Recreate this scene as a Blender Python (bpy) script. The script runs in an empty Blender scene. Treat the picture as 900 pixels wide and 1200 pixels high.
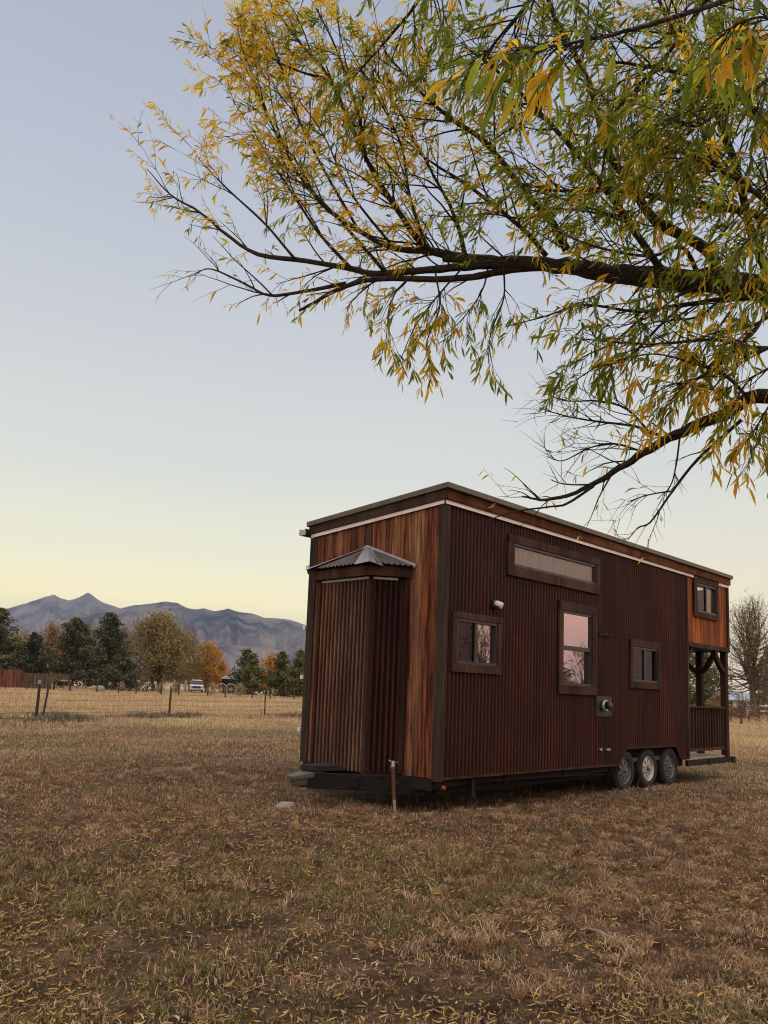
import bpy, math, random
import numpy as np
from mathutils import Vector, Matrix, Quaternion
sc = bpy.context.scene
COL = sc.collection
R = math.radians

# ------------------------------------------------------------------ camera
r_ = Vector((0.70003809, -0.71309602, 0.03795695))
u_ = Vector((-0.12225214, -0.06730599, 0.99021428))
f_ = Vector((0.70356313, 0.69782803, 0.13429427))
CAM = Vector((-7.51759485, -6.41704969, 1.50353819))
FOC, PX, PY = 922.948, 449.8, 683.51
cam = bpy.data.objects.new('camera', bpy.data.cameras.new('camera'))
COL.objects.link(cam)
sc.camera = cam
cam.matrix_world = Matrix(((r_.x, u_.x, -f_.x, CAM.x), (r_.y, u_.y, -f_.y, CAM.y),
                           (r_.z, u_.z, -f_.z, CAM.z), (0, 0, 0, 1)))
cam.data.sensor_fit = 'VERTICAL'
cam.data.sensor_height = 36.0
cam.data.lens = 36.0 * FOC / 1200
cam.data.shift_y = 83.514 / 1200
cam.data.clip_start = 0.05
cam.data.clip_end = 40000


def at(px, py, d):
    """point seen at photo pixel px, py, at depth d metres along the view axis"""
    return CAM + d * (f_ + r_ * ((px - PX) / FOC) - u_ * ((py - PY) / FOC))


def far(px, d):
    """ground point at depth d in the column px of the horizon"""
    hy = PY - 1
    for _ in range(6):
        v = f_ + r_ * ((px - PX) / FOC) - u_ * ((hy - PY) / FOC)
        hy += v.z * FOC / u_.z
    p = CAM + d * v
    return Vector((p.x, p.y, 0))


def height_at(px, py, d):
    return at(px, py, d).z


# ------------------------------------------------------------------ noise
def _hash(ix, iy, seed):
    h = (ix.astype(np.int64) * 374761393 + iy.astype(np.int64) * 668265263 + seed * 974634533) & 0x7fffffff
    h = ((h ^ (h >> 13)) * 1274126177) & 0x7fffffff
    return ((h ^ (h >> 16)) & 0xffff) / 65535.0


def vnoise(x, y, seed=0):
    x = np.asarray(x, float); y = np.asarray(y, float)
    ix = np.floor(x); iy = np.floor(y)
    fx = x - ix; fy = y - iy
    fx = fx * fx * (3 - 2 * fx); fy = fy * fy * (3 - 2 * fy)
    a = _hash(ix, iy, seed); b = _hash(ix + 1, iy, seed)
    c = _hash(ix, iy + 1, seed); d = _hash(ix + 1, iy + 1, seed)
    return (a * (1 - fx) + b * fx) * (1 - fy) + (c * (1 - fx) + d * fx) * fy


def fbm(x, y, seed=0, o=4):
    s = 0; a = 0.5; t = 0
    for k in range(o):
        s = s + a * vnoise(np.asarray(x) * 2 ** k, np.asarray(y) * 2 ** k, seed + k * 17); t += a; a *= 0.5
    return s / t


def gz(x, y):
    """height of the ground"""
    d = np.hypot(np.asarray(x, float), np.asarray(y, float))
    fade = np.clip(1 - d / 60, 0, 1)
    return (fbm(np.asarray(x) * .55, np.asarray(y) * .55, 5, 3) - .5) * .13 * fade + (fbm(np.asarray(x) * 2.6, np.asarray(y) * 2.6, 8, 2) - .5) * .05 * np.clip(1 - d / 25, 0, 1) - .005


# ------------------------------------------------------------------ mesh building
class MB:
    def __init__(s):
        s.v = []; s.f = []; s.t = []; s.tone = 0.5; s.crest = {}

    def face(s, idx):
        s.f.append(tuple(idx)); s.t.append(s.tone)

    def hexa(s, p):
        """8 points: bottom ring of 4, top ring of 4"""
        n = len(s.v); s.v += [tuple(q) for q in p]
        for q in ((0, 3, 2, 1), (4, 5, 6, 7), (0, 1, 5, 4), (1, 2, 6, 5), (2, 3, 7, 6), (3, 0, 4, 7)):
            s.face([n + i for i in q])

    def box(s, x0, x1, y0, y1, z0, z1):
        s.hexa([(x0, y0, z0), (x1, y0, z0), (x1, y1, z0), (x0, y1, z0),
                (x0, y0, z1), (x1, y0, z1), (x1, y1, z1), (x0, y1, z1)])

    def quad(s, a, b, c, d):
        n = len(s.v); s.v += [tuple(a), tuple(b), tuple(c), tuple(d)]; s.face((n, n + 1, n + 2, n + 3))

    def tri(s, a, b, c):
        n = len(s.v); s.v += [tuple(a), tuple(b), tuple(c)]; s.face((n, n + 1, n + 2))

    def bar(s, a, b, w, h=None, up=(0, 0, 1)):
        a = Vector(a); b = Vector(b); h = h or w
        d = (b - a).normalized(); up = Vector(up)
        if abs(d.dot(up)) > .98: up = Vector((1, 0, 0))
        sx = d.cross(up).normalized() * w / 2; sz = sx.cross(d).normalized() * h / 2
        s.hexa([a - sx - sz, a + sx - sz, b + sx - sz, b - sx - sz, a - sx + sz, a + sx + sz, b + sx + sz, b - sx + sz])

    def tube(s, pts, rad, n=8, cap=True):
        pts = [Vector(p) for p in pts]
        if not isinstance(rad, (list, tuple)): rad = [rad] * len(pts)
        d = (pts[1] - pts[0]).normalized()
        a = d.orthogonal().normalized()
        base = len(s.v)
        for i, p in enumerate(pts):
            if 0 < i < len(pts) - 1: nd = (pts[i + 1] - pts[i - 1])
            elif i == 0: nd = pts[1] - pts[0]
            else: nd = pts[-1] - pts[-2]
            nd = nd.normalized() if nd.length > 1e-9 else d
            a = (a - nd * a.dot(nd))
            a = a.normalized() if a.length > 1e-6 else nd.orthogonal().normalized()
            b = nd.cross(a); d = nd
            for k in range(n):
                t = 2 * math.pi * k / n
                s.v.append(tuple(p + (a * math.cos(t) + b * math.sin(t)) * rad[i]))
        for i in range(len(pts) - 1):
            for k in range(n):
                k2 = (k + 1) % n
                s.face((base + i * n + k, base + i * n + k2, base + (i + 1) * n + k2, base + (i + 1) * n + k))
        if cap and n > 2:
            s.face([base + k for k in range(n)][::-1])
            s.face([base + (len(pts) - 1) * n + k for k in range(n)])

    def lathe(s, prof, c, axis='y', n=32, closed=False):
        """prof: (radius, offset along axis)"""
        c = Vector(c); base = len(s.v)
        for (rr, o) in prof:
            for k in range(n):
                t = 2 * math.pi * k / n
                q = (rr * math.cos(t), o, rr * math.sin(t)) if axis == 'y' else \
                    ((o, rr * math.cos(t), rr * math.sin(t)) if axis == 'x' else (rr * math.cos(t), rr * math.sin(t), o))
                s.v.append(tuple(c + Vector(q)))
        m = len(prof)
        for i in range(m if closed else m - 1):
            j = (i + 1) % m
            for k in range(n):
                k2 = (k + 1) % n
                s.face((base + i * n + k, base + j * n + k, base + j * n + k2, base + i * n + k2))

    def build(s, name, mat, parent=None, smooth=False, bevel=0):
        o = mesh_obj(name, np.array(s.v, np.float32), s.f, mat, parent, s.t, smooth, bevel)
        if s.crest:
            at_ = o.data.attributes.new('crest', 'FLOAT', 'FACE')
            at_.data.foreach_set('value', np.array([s.crest.get(i, .5) for i in range(len(s.f))], np.float32))
        return o


def root_of(p):
    while p.parent: p = p.parent
    return p


def mesh_obj(name, V, F, mat, parent=None, tones=None, smooth=False, bevel=0):
    me = bpy.data.meshes.new(name)
    V = np.asarray(V, np.float32).reshape(-1, 3)
    if parent: V = V - np.array(root_of(parent).location, np.float32)
    if isinstance(F, np.ndarray):
        nf, k = F.shape
        loops = F.ravel().astype(np.int32); starts = np.arange(nf, dtype=np.int32) * k
        me.vertices.add(len(V)); me.vertices.foreach_set('co', V.ravel())
        me.loops.add(len(loops)); me.loops.foreach_set('vertex_index', loops)
        me.polygons.add(nf); me.polygons.foreach_set('loop_start', starts)
        try: me.polygons.foreach_set('loop_total', np.full(nf, k, np.int32))
        except Exception: pass
        me.update(calc_edges=True); me.validate()
    else:
        me.from_pydata([tuple(map(float, v)) for v in V], [], F)
        me.update()
    if tones is not None:
        at_ = me.attributes.new('tone', 'FLOAT', 'FACE')
        at_.data.foreach_set('value', np.asarray(tones, np.float32))
    if smooth:
        me.polygons.foreach_set('use_smooth', np.ones(len(me.polygons), bool))
    me.materials.append(mat)
    o = bpy.data.objects.new(name, me); COL.objects.link(o)
    if parent: o.parent = parent
    if bevel:
        b = o.modifiers.new('bevel', 'BEVEL'); b.width = bevel; b.segments = 2; b.limit_method = 'ANGLE'
    return o


def thing(name, label, cat, loc=(0, 0, 0), group=None):
    o = bpy.data.objects.new(name, None); COL.objects.link(o)
    o.location = loc; o.empty_display_size = .2
    o['label'] = label; o['category'] = cat
    if group: o['group'] = group
    return o


def tag(o, label=None, cat=None, group=None, kind=None):
    if label: o['label'] = label
    if cat: o['category'] = cat
    if group: o['group'] = group
    if kind: o['kind'] = kind
    return o


# ------------------------------------------------------------------ materials
def new_mat(name):
    m = bpy.data.materials.new(name); m.use_nodes = True
    nt = m.node_tree
    return m, nt, nt.nodes['Principled BSDF']


def nd(nt, t, **k):
    n = nt.nodes.new(t)
    for a, v in k.items(): setattr(n, a, v)
    return n


def ramp(nt, fac, stops, interp='LINEAR'):
    n = nt.nodes.new('ShaderNodeValToRGB'); n.color_ramp.interpolation = interp
    e = n.color_ramp.elements
    while len(e) > 1: e.remove(e[-1])
    e[0].position = stops[0][0]; e[0].color = tuple(stops[0][1]) + (1,)
    for p, c in stops[1:]:
        q = e.new(p); q.color = tuple(c) + (1,)
    nt.links.new(fac, n.inputs[0])
    return n.outputs[0]


def noise(nt, vec, scale, detail=4, rough=.55, dist=0):
    n = nd(nt, 'ShaderNodeTexNoise'); n.inputs['Scale'].default_value = scale
    n.inputs['Detail'].default_value = detail; n.inputs['Roughness'].default_value = rough
    n.inputs['Distortion'].default_value = dist
    if vec is not None: nt.links.new(vec, n.inputs['Vector'])
    return n.outputs['Fac']


def objco(nt, scale=(1, 1, 1), tone_shift=0):
    t = nd(nt, 'ShaderNodeTexCoord'); v = t.outputs['Object']
    if tone_shift:
        a = nd(nt, 'ShaderNodeAttribute', attribute_name='tone')
        mu = nd(nt, 'ShaderNodeMath', operation='MULTIPLY'); mu.inputs[1].default_value = tone_shift
        nt.links.new(a.outputs['Fac'], mu.inputs[0])
        ad = nd(nt, 'ShaderNodeVectorMath', operation='ADD')
        nt.links.new(v, ad.inputs[0]); nt.links.new(mu.outputs[0], ad.inputs[1]); v = ad.outputs[0]
    m = nd(nt, 'ShaderNodeMapping'); m.inputs['Scale'].default_value = scale
    nt.links.new(v, m.inputs['Vector'])
    return m.outputs[0]


def mixc(nt, fac, a, b, mode='MIX'):
    n = nd(nt, 'ShaderNodeMix', data_type='RGBA', blend_type=mode)
    for sock, val in ((n.inputs[0], fac), (n.inputs[6], a), (n.inputs[7], b)):
        if hasattr(val, 'is_output'): nt.links.new(val, sock)
        elif isinstance(val, (int, float)): sock.default_value = val
        else: sock.default_value = tuple(val) + (1,)
    return n.outputs[2]


def bump(nt, bs, h, dist=.01, strength=.6):
    b = nd(nt, 'ShaderNodeBump'); b.inputs['Distance'].default_value = dist; b.inputs['Strength'].default_value = strength
    nt.links.new(h, b.inputs['Height']); nt.links.new(b.outputs[0], bs.inputs['Normal'])


def tone(nt):
    return nd(nt, 'ShaderNodeAttribute', attribute_name='tone').outputs['Fac']


def plain(name, col, rough=.6, metal=0, var=.25, scale=6, bumpd=0):
    m, nt, bs = new_mat(name)
    n = noise(nt, objco(nt), scale, 5)
    c = ramp(nt, n, [(.3, [x * (1 - var) for x in col]), (.7, [min(1, x * (1 + var)) for x in col])])
    nt.links.new(c, bs.inputs['Base Color'])
    bs.inputs['Roughness'].default_value = rough; bs.inputs['Metallic'].default_value = metal
    if bumpd: bump(nt, bs, noise(nt, objco(nt), scale * 6, 4), bumpd)
    return m


def wood(name, stops, dark, grain=(26, 26, 1.3), rough=.65, knots=True, gmix=.55):
    """boards: colour by the board's own tone, long grain along z, knots"""
    m, nt, bs = new_mat(name)
    base = ramp(nt, tone(nt), stops)
    co = objco(nt, grain, 31.7)
    g = noise(nt, co, 1.0, 6, .62, .6)
    gd = ramp(nt, g, [(.38, (1, 1, 1)), (.60, (0, 0, 0))])
    c = mixc(nt, gd, base, mixc(nt, 1.0, base, dark, 'MULTIPLY'))
    c = mixc(nt, gmix, base, c)
    big = noise(nt, objco(nt, (3.5, 3.5, .55), 11.3), 1.0, 4, .6)
    c = mixc(nt, ramp(nt, big, [(.42, (0, 0, 0)), (.62, (.9, .9, .9))]), c, mixc(nt, 1.0, c, (.42, .36, .36), 'MULTIPLY'))
    lite = noise(nt, objco(nt, (9, 9, .8), 5.1), 1.0, 4, .6)
    c = mixc(nt, ramp(nt, lite, [(.56, (0, 0, 0)), (.74, (.5, .5, .5))]), c, mixc(nt, 1.0, c, (1.7, 1.6, 1.45), 'MULTIPLY'))
    if knots:
        vo = nd(nt, 'ShaderNodeTexVoronoi'); vo.inputs['Scale'].default_value = 1.0
        nt.links.new(objco(nt, (4.2, 4.2, 1.5), 7.9), vo.inputs['Vector'])
        k = ramp(nt, vo.outputs['Distance'], [(.04, (1, 1, 1)), (.12, (0, 0, 0))])
        c = mixc(nt, k, c, mixc(nt, 1.0, c, (.3, .22, .18), 'MULTIPLY'))
    nt.links.new(c, bs.inputs['Base Color']); bs.inputs['Roughness'].default_value = .8; bs.inputs['Specular IOR Level'].default_value = .18
    bump(nt, bs, g, .006, .8)
    return m


M = {}
M['front_wood'] = wood('weathered_cedar_boards',
                       [(0, (.10, .052, .032)), (.2, (.22, .078, .038)), (.4, (.36, .128, .055)), (.6, (.27, .095, .045)),
                        (.8, (.37, .175, .092)), (1, (.41, .23, .13))], (.20, .14, .11), gmix=.95)
M['porch_wood'] = wood('orange_stained_boards', [(0, (.21, .062, .015)), (.5, (.34, .098, .022)), (1, (.42, .135, .034))], (.4, .3, .28), knots=False)
M['trim'] = wood('dark_brown_trim', [(0, (.060, .030, .020)), (1, (.096, .048, .033))], (.5, .45, .42), grain=(20, 20, 3), knots=False)
M['post_grey'] = wood('grey_brown_corner_board', [(0, (.056, .040, .030)), (1, (.080, .058, .043))], (.5, .45, .42), grain=(24, 24, 2), knots=False)
M['fascia_front'] = wood('dark_fascia_board', [(0, (.066, .043, .030)), (1, (.088, .058, .042))], (.5, .45, .42), grain=(14, 1.2, 24), knots=False)
M['fascia_side'] = wood('red_brown_fascia_board', [(0, (.105, .036, .014)), (1, (.17, .058, .022))], (.35, .28, .26), grain=(1.2, 14, 24), knots=False)
M['porch_post'] = wood('dark_stained_porch_timber', [(0, (.055, .028, .019)), (1, (.085, .042, .028))], (.5, .45, .42), grain=(22, 22, 2), knots=False)


def rust(name, a, b, c_, rough=.6, metal=.1, streak=(5, 5, .35), valley=.5, ridge_light=1.5):
    m, nt, bs = new_mat(name)
    n1 = noise(nt, objco(nt, streak, 13.0), 1.4, 6, .65)
    n2 = noise(nt, objco(nt, (1, 1, .6), 3.0), 1.1, 4)
    base = ramp(nt, n1, [(.3, a), (.5, b), (.72, c_)])
    t = tone(nt)
    base = mixc(nt, ramp(nt, t, [(0, (.0, 0, 0)), (1, (1, 1, 1))]), base, mixc(nt, 1.0, base, (1.65, 1.25, 1.1), 'MULTIPLY'))
    base = mixc(nt, ramp(nt, n2, [(.36, (0, 0, 0)), (.6, (.9, .9, .9))]), base, mixc(nt, 1.0, base, (.56, .52, .53), 'MULTIPLY'))
    fine = noise(nt, objco(nt, (60, 60, 30)), 1.0, 3)
    base = mixc(nt, ramp(nt, fine, [(.58, (0, 0, 0)), (.75, (.5, .5, .5))]), base, (.13, .065, .04))
    # light on the ridges and shade in the valleys, painted into the colour
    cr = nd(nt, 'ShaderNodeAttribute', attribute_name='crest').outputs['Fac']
    base = mixc(nt, 1.0, base, ramp(nt, cr, [(.2, (valley,) * 3), (.6, (1, 1, 1)), (.95, (ridge_light, ridge_light * .93, ridge_light * .88))]), 'MULTIPLY')
    nt.links.new(base, bs.inputs['Base Color'])
    bs.inputs['Metallic'].default_value = metal; bs.inputs['Specular IOR Level'].default_value = .25
    rr = ramp(nt, n1, [(.3, (rough - .1,) * 3), (.7, (rough + .2,) * 3)])
    nt.links.new(rr, bs.inputs['Roughness'])
    bump(nt, bs, fine, .002, .4)
    return m


M['rust'] = rust('rusted_corrugated_steel', (.019, .0055, .0038), (.036, .0098, .0062), (.058, .0180, .0115), valley=.26, ridge_light=1.6)
M['rust_bay'] = rust('brown_rusted_corrugated_steel', (.034, .0215, .0155), (.068, .043, .030), (.16, .11, .078), metal=.2, streak=(7, 7, .8), valley=.18, ridge_light=1.9)
M['roof_metal'] = plain('grey_green_roof_edge', (.105, .086, .060), .5, .2)
M['galv'] = plain('galvanised_flashing', (.38, .38, .40), .42, .6, .18, 9)
M['bay_roof'] = plain('brown_grey_roof_sheet', (.085, .062, .054), .5, .3, .35, 10)
M['strip'] = plain('white_metal_flashing', (.72, .66, .62), .4, .3, .15, 5)
M['dark_frame'] = plain('bronze_window_frame', (.032, .026, .023), .4, .1)
M['steel_dark'] = plain('dark_trailer_steel', (.008, .0050, .0040), .95, .0, .4, 4, .002)
M['steel_rusty'] = plain('rusty_jack_steel', (.12, .058, .034), .6, .4, .4, 14)
M['steel_bright'] = plain('bare_steel', (.42, .42, .43), .35, .85, .15)
M['coupler'] = plain('worn_grey_coupler_paint', (.10, .092, .08), .6, .1, .35, 8)
M['rubber'] = plain('dusty_tyre_rubber', (.020, .018, .017), .9, 0, .4, 12, .002)
M['rim_grey'] = plain('dull_grey_wheel_paint', (.125, .112, .102), .5, .3, .3, 12)
M['rim_white'] = plain('pale_wheel_paint', (.50, .46, .42), .45, .3, .25, 12)
M['deck'] = plain('pale_deck_boards', (.33, .26, .19), .7, 0, .2, 5)
M['interior'] = plain('interior_wall', (.06, .05, .042), .8)
M['white_plastic'] = plain('white_plastic', (.75, .74, .73), .4, 0, .08)
M['black_plastic'] = plain('black_plastic', (.02, .02, .02), .45)
M['screen'] = plain('grey_window_screen', (.035, .035, .035), .8)
M['orange_lens'] = plain('orange_marker_lens', (.55, .10, .02), .3)
M['stone'] = plain('pale_flat_rock', (.30, .26, .22), .85, 0, .35, 7, .01)
M['vent_green'] = plain('dull_green_metal', (.030, .029, .024), .5, .2)


def curtain(name, a, b, sx):
    m, nt, bs = new_mat(name)
    n = noise(nt, objco(nt, (sx, 1, .8)), 1.0, 5, .6)
    nt.links.new(ramp(nt, n, [(.3, a), (.68, b)]), bs.inputs['Base Color']); bs.inputs['Roughness'].default_value = .9
    return m


M['curtain_tan'] = curtain('tan_curtain', (.20, .14, .09), (.62, .48, .33), 7)
M['curtain_white'] = curtain('white_curtain', (.55, .47, .42), (.8, .7, .64), 9)


def glass(name, refl, tint=(.55, .55, .55), grime=.0, fr=1.0):
    m, nt, bs = new_mat(name)
    nt.nodes.remove(bs)
    g = nd(nt, 'ShaderNodeBsdfGlossy'); g.inputs['Roughness'].default_value = .015
    g.inputs['Color'].default_value = (.95, .93, .92, 1)
    bb = nd(nt, 'ShaderNodeBump'); bb.inputs['Distance'].default_value = .004; bb.inputs['Strength'].default_value = .12
    nt.links.new(noise(nt, objco(nt), 2.2, 1), bb.inputs['Height']); nt.links.new(bb.outputs[0], g.inputs['Normal'])
    t = nd(nt, 'ShaderNodeBsdfTransparent'); t.inputs['Color'].default_value = tint + (1,)
    lw = nd(nt, 'ShaderNodeFresnel'); lw.inputs['IOR'].default_value = 1.5
    ma = nd(nt, 'ShaderNodeMath', operation='MULTIPLY_ADD'); ma.inputs[1].default_value = fr; ma.inputs[2].default_value = refl
    ma.use_clamp = True
    nt.links.new(lw.outputs[0], ma.inputs[0])
    mx = nd(nt, 'ShaderNodeMixShader')
    nt.links.new(ma.outputs[0], mx.inputs[0]); nt.links.new(t.outputs[0], mx.inputs[1]); nt.links.new(g.outputs[0], mx.inputs[2])
    out = mx.outputs[0]
    if grime:
        df = nd(nt, 'ShaderNodeBsdfDiffuse'); df.inputs['Color'].default_value = (.45, .37, .30, 1)
        m2 = nd(nt, 'ShaderNodeMixShader')
        gn = ramp(nt, noise(nt, objco(nt, (3, 1, 1.2)), 2.0, 6, .65), [(.35, (0, 0, 0)), (.75, (grime,) * 3)])
        nt.links.new(gn, m2.inputs[0]); nt.links.new(out, m2.inputs[1]); nt.links.new(df.outputs[0], m2.inputs[2]); out = m2.outputs[0]
    nt.links.new(out, nt.nodes['Material Output'].inputs[0])
    return m


M['glass'] = glass('window_glass', .50)
M['glass_dim'] = glass('dusty_window_glass', .07, (.6, .58, .55), .3)
M['glass_dark'] = glass('dark_window_glass', .0, fr=.75)


def leaf_mat(name, stops, trans=.5, rough=.55):
    m, nt, bs = new_mat(name)
    c = ramp(nt, tone(nt), stops)
    c = mixc(nt, ramp(nt, noise(nt, objco(nt), 30, 2), [(.35, (0, 0, 0)), (.7, (.5, .5, .5))]), c, mixc(nt, 1.0, c, (.7, .68, .6), 'MULTIPLY'))
    nt.links.new(c, bs.inputs['Base Color']); bs.inputs['Roughness'].default_value = rough
    tr = nd(nt, 'ShaderNodeBsdfTranslucent'); nt.links.new(c, tr.inputs['Color'])
    mx = nd(nt, 'ShaderNodeMixShader'); mx.inputs[0].default_value = trans
    nt.links.new(bs.outputs[0], mx.inputs[1]); nt.links.new(tr.outputs[0], mx.inputs[2])
    nt.links.new(mx.outputs[0], nt.nodes['Material Output'].inputs[0])
    return m


# tone 0..0.5 greens, 0.5..1 yellows
M['willow_leaf'] = leaf_mat('willow_leaf', [(0, (.10, .14, .018)), (.2, (.27, .33, .028)), (.46, (.50, .52, .05)),
                                            (.56, (.90, .70, .06)), (.78, (.90, .58, .035)), (.93, (.84, .43, .03)), (1, (.45, .21, .04))], .78)
M['fallen_leaf'] = leaf_mat('fallen_leaf', [(0, (.11, .06, .03)), (.35, (.30, .175, .075)), (.6, (.48, .30, .12)), (.8, (.68, .40, .045)), (.92, (.66, .44, .06)), (1, (.66, .54, .38))], .15, .7)
M['grass'] = leaf_mat('dry_lawn_grass', [(0, (.065, .035, .019)), (.3, (.26, .145, .078)), (.55, (.52, .325, .185)), (.70, (.80, .60, .38)),
                                         (.8, (.25, .21, .06)), (1, (.15, .155, .045))], .25, .8)
M['field_grass'] = leaf_mat('golden_field_grass', [(0, (.26, .18, .10)), (.5, (.56, .40, .215)), (1, (.74, .57, .34))], .25, .8)
M['weed'] = leaf_mat('grey_brown_weeds', [(0, (.08, .06, .042)), (.5, (.19, .15, .105)), (.8, (.36, .29, .20)), (1, (.16, .165, .08))], .25, .8)
M['pine_dark'] = leaf_mat('dark_pine_needles', [(0, (.022, .027, .010)), (.6, (.068, .074, .024)), (1, (.13, .12, .042))], .15)
M['pine_mid'] = leaf_mat('olive_pine_needles', [(0, (.042, .052, .014)), (.6, (.125, .13, .035)), (1, (.21, .19, .06))], .15)
M['olive_leaf'] = leaf_mat('olive_willow_foliage', [(0, (.12, .088, .034)), (.5, (.30, .225, .075)), (1, (.43, .33, .12))], .3)
M['orange_leaf'] = leaf_mat('orange_foliage', [(0, (.25, .115, .025)), (.5, (.55, .27, .04)), (1, (.70, .40, .07))], .35)
M['rust_leaf'] = leaf_mat('rusty_brown_foliage', [(0, (.15, .078, .04)), (.5, (.28, .15, .072)), (1, (.40, .23, .10))], .3)
M['buff_leaf'] = leaf_mat('buff_dry_leaves', [(0, (.18, .125, .065)), (.5, (.36, .27, .14)), (1, (.52, .42, .24))], .3)
M['green_bush'] = leaf_mat('dark_green_bush', [(0, (.035, .045, .014)), (.6, (.10, .11, .035)), (1, (.19, .18, .06))], .25)


def bark(name, a, b, sc_=30):
    m, nt, bs = new_mat(name)
    n = noise(nt, objco(nt), sc_, 6, .7, .5)
    vo = nd(nt, 'ShaderNodeTexVoronoi', feature='DISTANCE_TO_EDGE'); vo.inputs['Scale'].default_value = sc_ * 1.3
    nt.links.new(objco(nt), vo.inputs['Vector'])
    c = ramp(nt, n, [(.35, a), (.65, b)])
    nt.links.new(c, bs.inputs['Base Color']); bs.inputs['Roughness'].default_value = .85
    ad = nd(nt, 'ShaderNodeMath', operation='MULTIPLY_ADD'); ad.inputs[1].default_value = 1.5
    nt.links.new(vo.outputs['Distance'], ad.inputs[0]); nt.links.new(n, ad.inputs[2])
    bump(nt, bs, ad.outputs[0], .025, 1.0)
    return m


M['bark'] = bark('willow_bark', (.022, .014, .011), (.062, .042, .032))
M['bark_far'] = bark('grey_bark', (.065, .046, .033), (.15, .115, .085), 6)

# ------------------------------------------------------------------ sky, sun
SUN_AZ = 63.0
w = bpy.data.worlds.new('World'); sc.world = w; w.use_nodes = True
nt = w.node_tree; bg = nt.nodes['Background']
sky = nd(nt, 'ShaderNodeTexSky', sky_type='NISHITA'); sky.sun_disc = False
sky.sun_elevation = R(1.0); sky.sun_rotation = R(90 - SUN_AZ); sky.altitude = 2000
g = nd(nt, 'ShaderNodeTexCoord')
sep = nd(nt, 'ShaderNodeSeparateXYZ'); nt.links.new(g.outputs['Generated'], sep.inputs[0])
# low sky: colour by height above the horizon, on the sunset side and on the far side
west = ramp(nt, sep.outputs['Z'], [(0, (1.08, .88, .36)), (.10, (1.12, .97, .48)), (.155, (.80, .77, .53)), (.25, (.585, .595, .53)),
                                   (.40, (.45, .47, .49)), (.55, (.345, .378, .442)), (.70, (.28, .316, .385)), (.82, (.70, .70, .74)), (1, (.98, .96, .95))])
mid = ramp(nt, sep.outputs['Z'], [(0, (.98, .72, .40)), (.10, (.95, .79, .48)), (.18, (.72, .67, .51)), (.27, (.55, .56, .52)),
                                  (.42, (.43, .455, .485)), (.58, (.335, .36, .445)), (.70, (.28, .316, .385)), (.82, (.70, .70, .74)), (1, (.98, .96, .95))])
east = ramp(nt, sep.outputs['Z'], [(0, (.62, .40, .31)), (.05, (1.28, .46, .24)), (.11, (1.26, .56, .31)), (.16, (1.18, .74, .54)), (.28, (1.22, .94, .72)),
                                   (.45, (1.15, 1.04, .92)), (.7, (1.02, .98, .95)), (1, (.98, .96, .95))])
dp = nd(nt, 'ShaderNodeVectorMath', operation='DOT_PRODUCT'); nt.links.new(g.outputs['Generated'], dp.inputs[0])
dp.inputs[1].default_value = (math.cos(R(SUN_AZ)), math.sin(R(SUN_AZ)), 0)
f1 = nd(nt, 'ShaderNodeMapRange', interpolation_type='SMOOTHSTEP'); nt.links.new(dp.outputs['Value'], f1.inputs[0])
f1.inputs[1].default_value = .99; f1.inputs[2].default_value = .62
f2 = nd(nt, 'ShaderNodeMapRange', interpolation_type='SMOOTHSTEP'); nt.links.new(dp.outputs['Value'], f2.inputs[0])
f2.inputs[1].default_value = .45; f2.inputs[2].default_value = -.2
c = mixc(nt, f1.outputs[0], west, mid)
c = mixc(nt, f2.outputs[0], c, east)
n1 = noise(nt, g.outputs['Generated'], 1.6, 3)
c = mixc(nt, .05, c, ramp(nt, n1, [(.3, (.5, .5, .62)), (.7, (.9, .82, .78))]))
sk = mixc(nt, 1.0, sky.outputs[0], (.05, .05, .05), 'MULTIPLY')     # the physical sky, brought to the same scale
c = mixc(nt, .06, c, sk)
bg.inputs[1].default_value = 1.0
nt.links.new(c, bg.inputs[0])
sd = bpy.data.lights.new('sun', 'SUN'); sd.energy = .25; sd.angle = R(25); sd.color = (1, .80, .58)
sun = bpy.data.objects.new('sun', sd); COL.objects.link(sun)
sun.rotation_euler = Vector((-math.cos(R(SUN_AZ)) * math.cos(R(4)), -math.sin(R(SUN_AZ)) * math.cos(R(4)), -math.sin(R(4)))).to_track_quat('-Z', 'Y').to_euler()
vs = sc.view_settings
vs.view_transform = 'Standard'; vs.look = 'None'; vs.gamma = 1; vs.exposure = 0.6

# ------------------------------------------------------------------ ground
YARD = (-1.0, -2.0)
FENCE = [(-14, 13), (-4, 17.6), (3.64, 21.2), (10.7, 24.5), (16.1, 24.8), (24, 26), (34, 28), (46, 31)]


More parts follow.
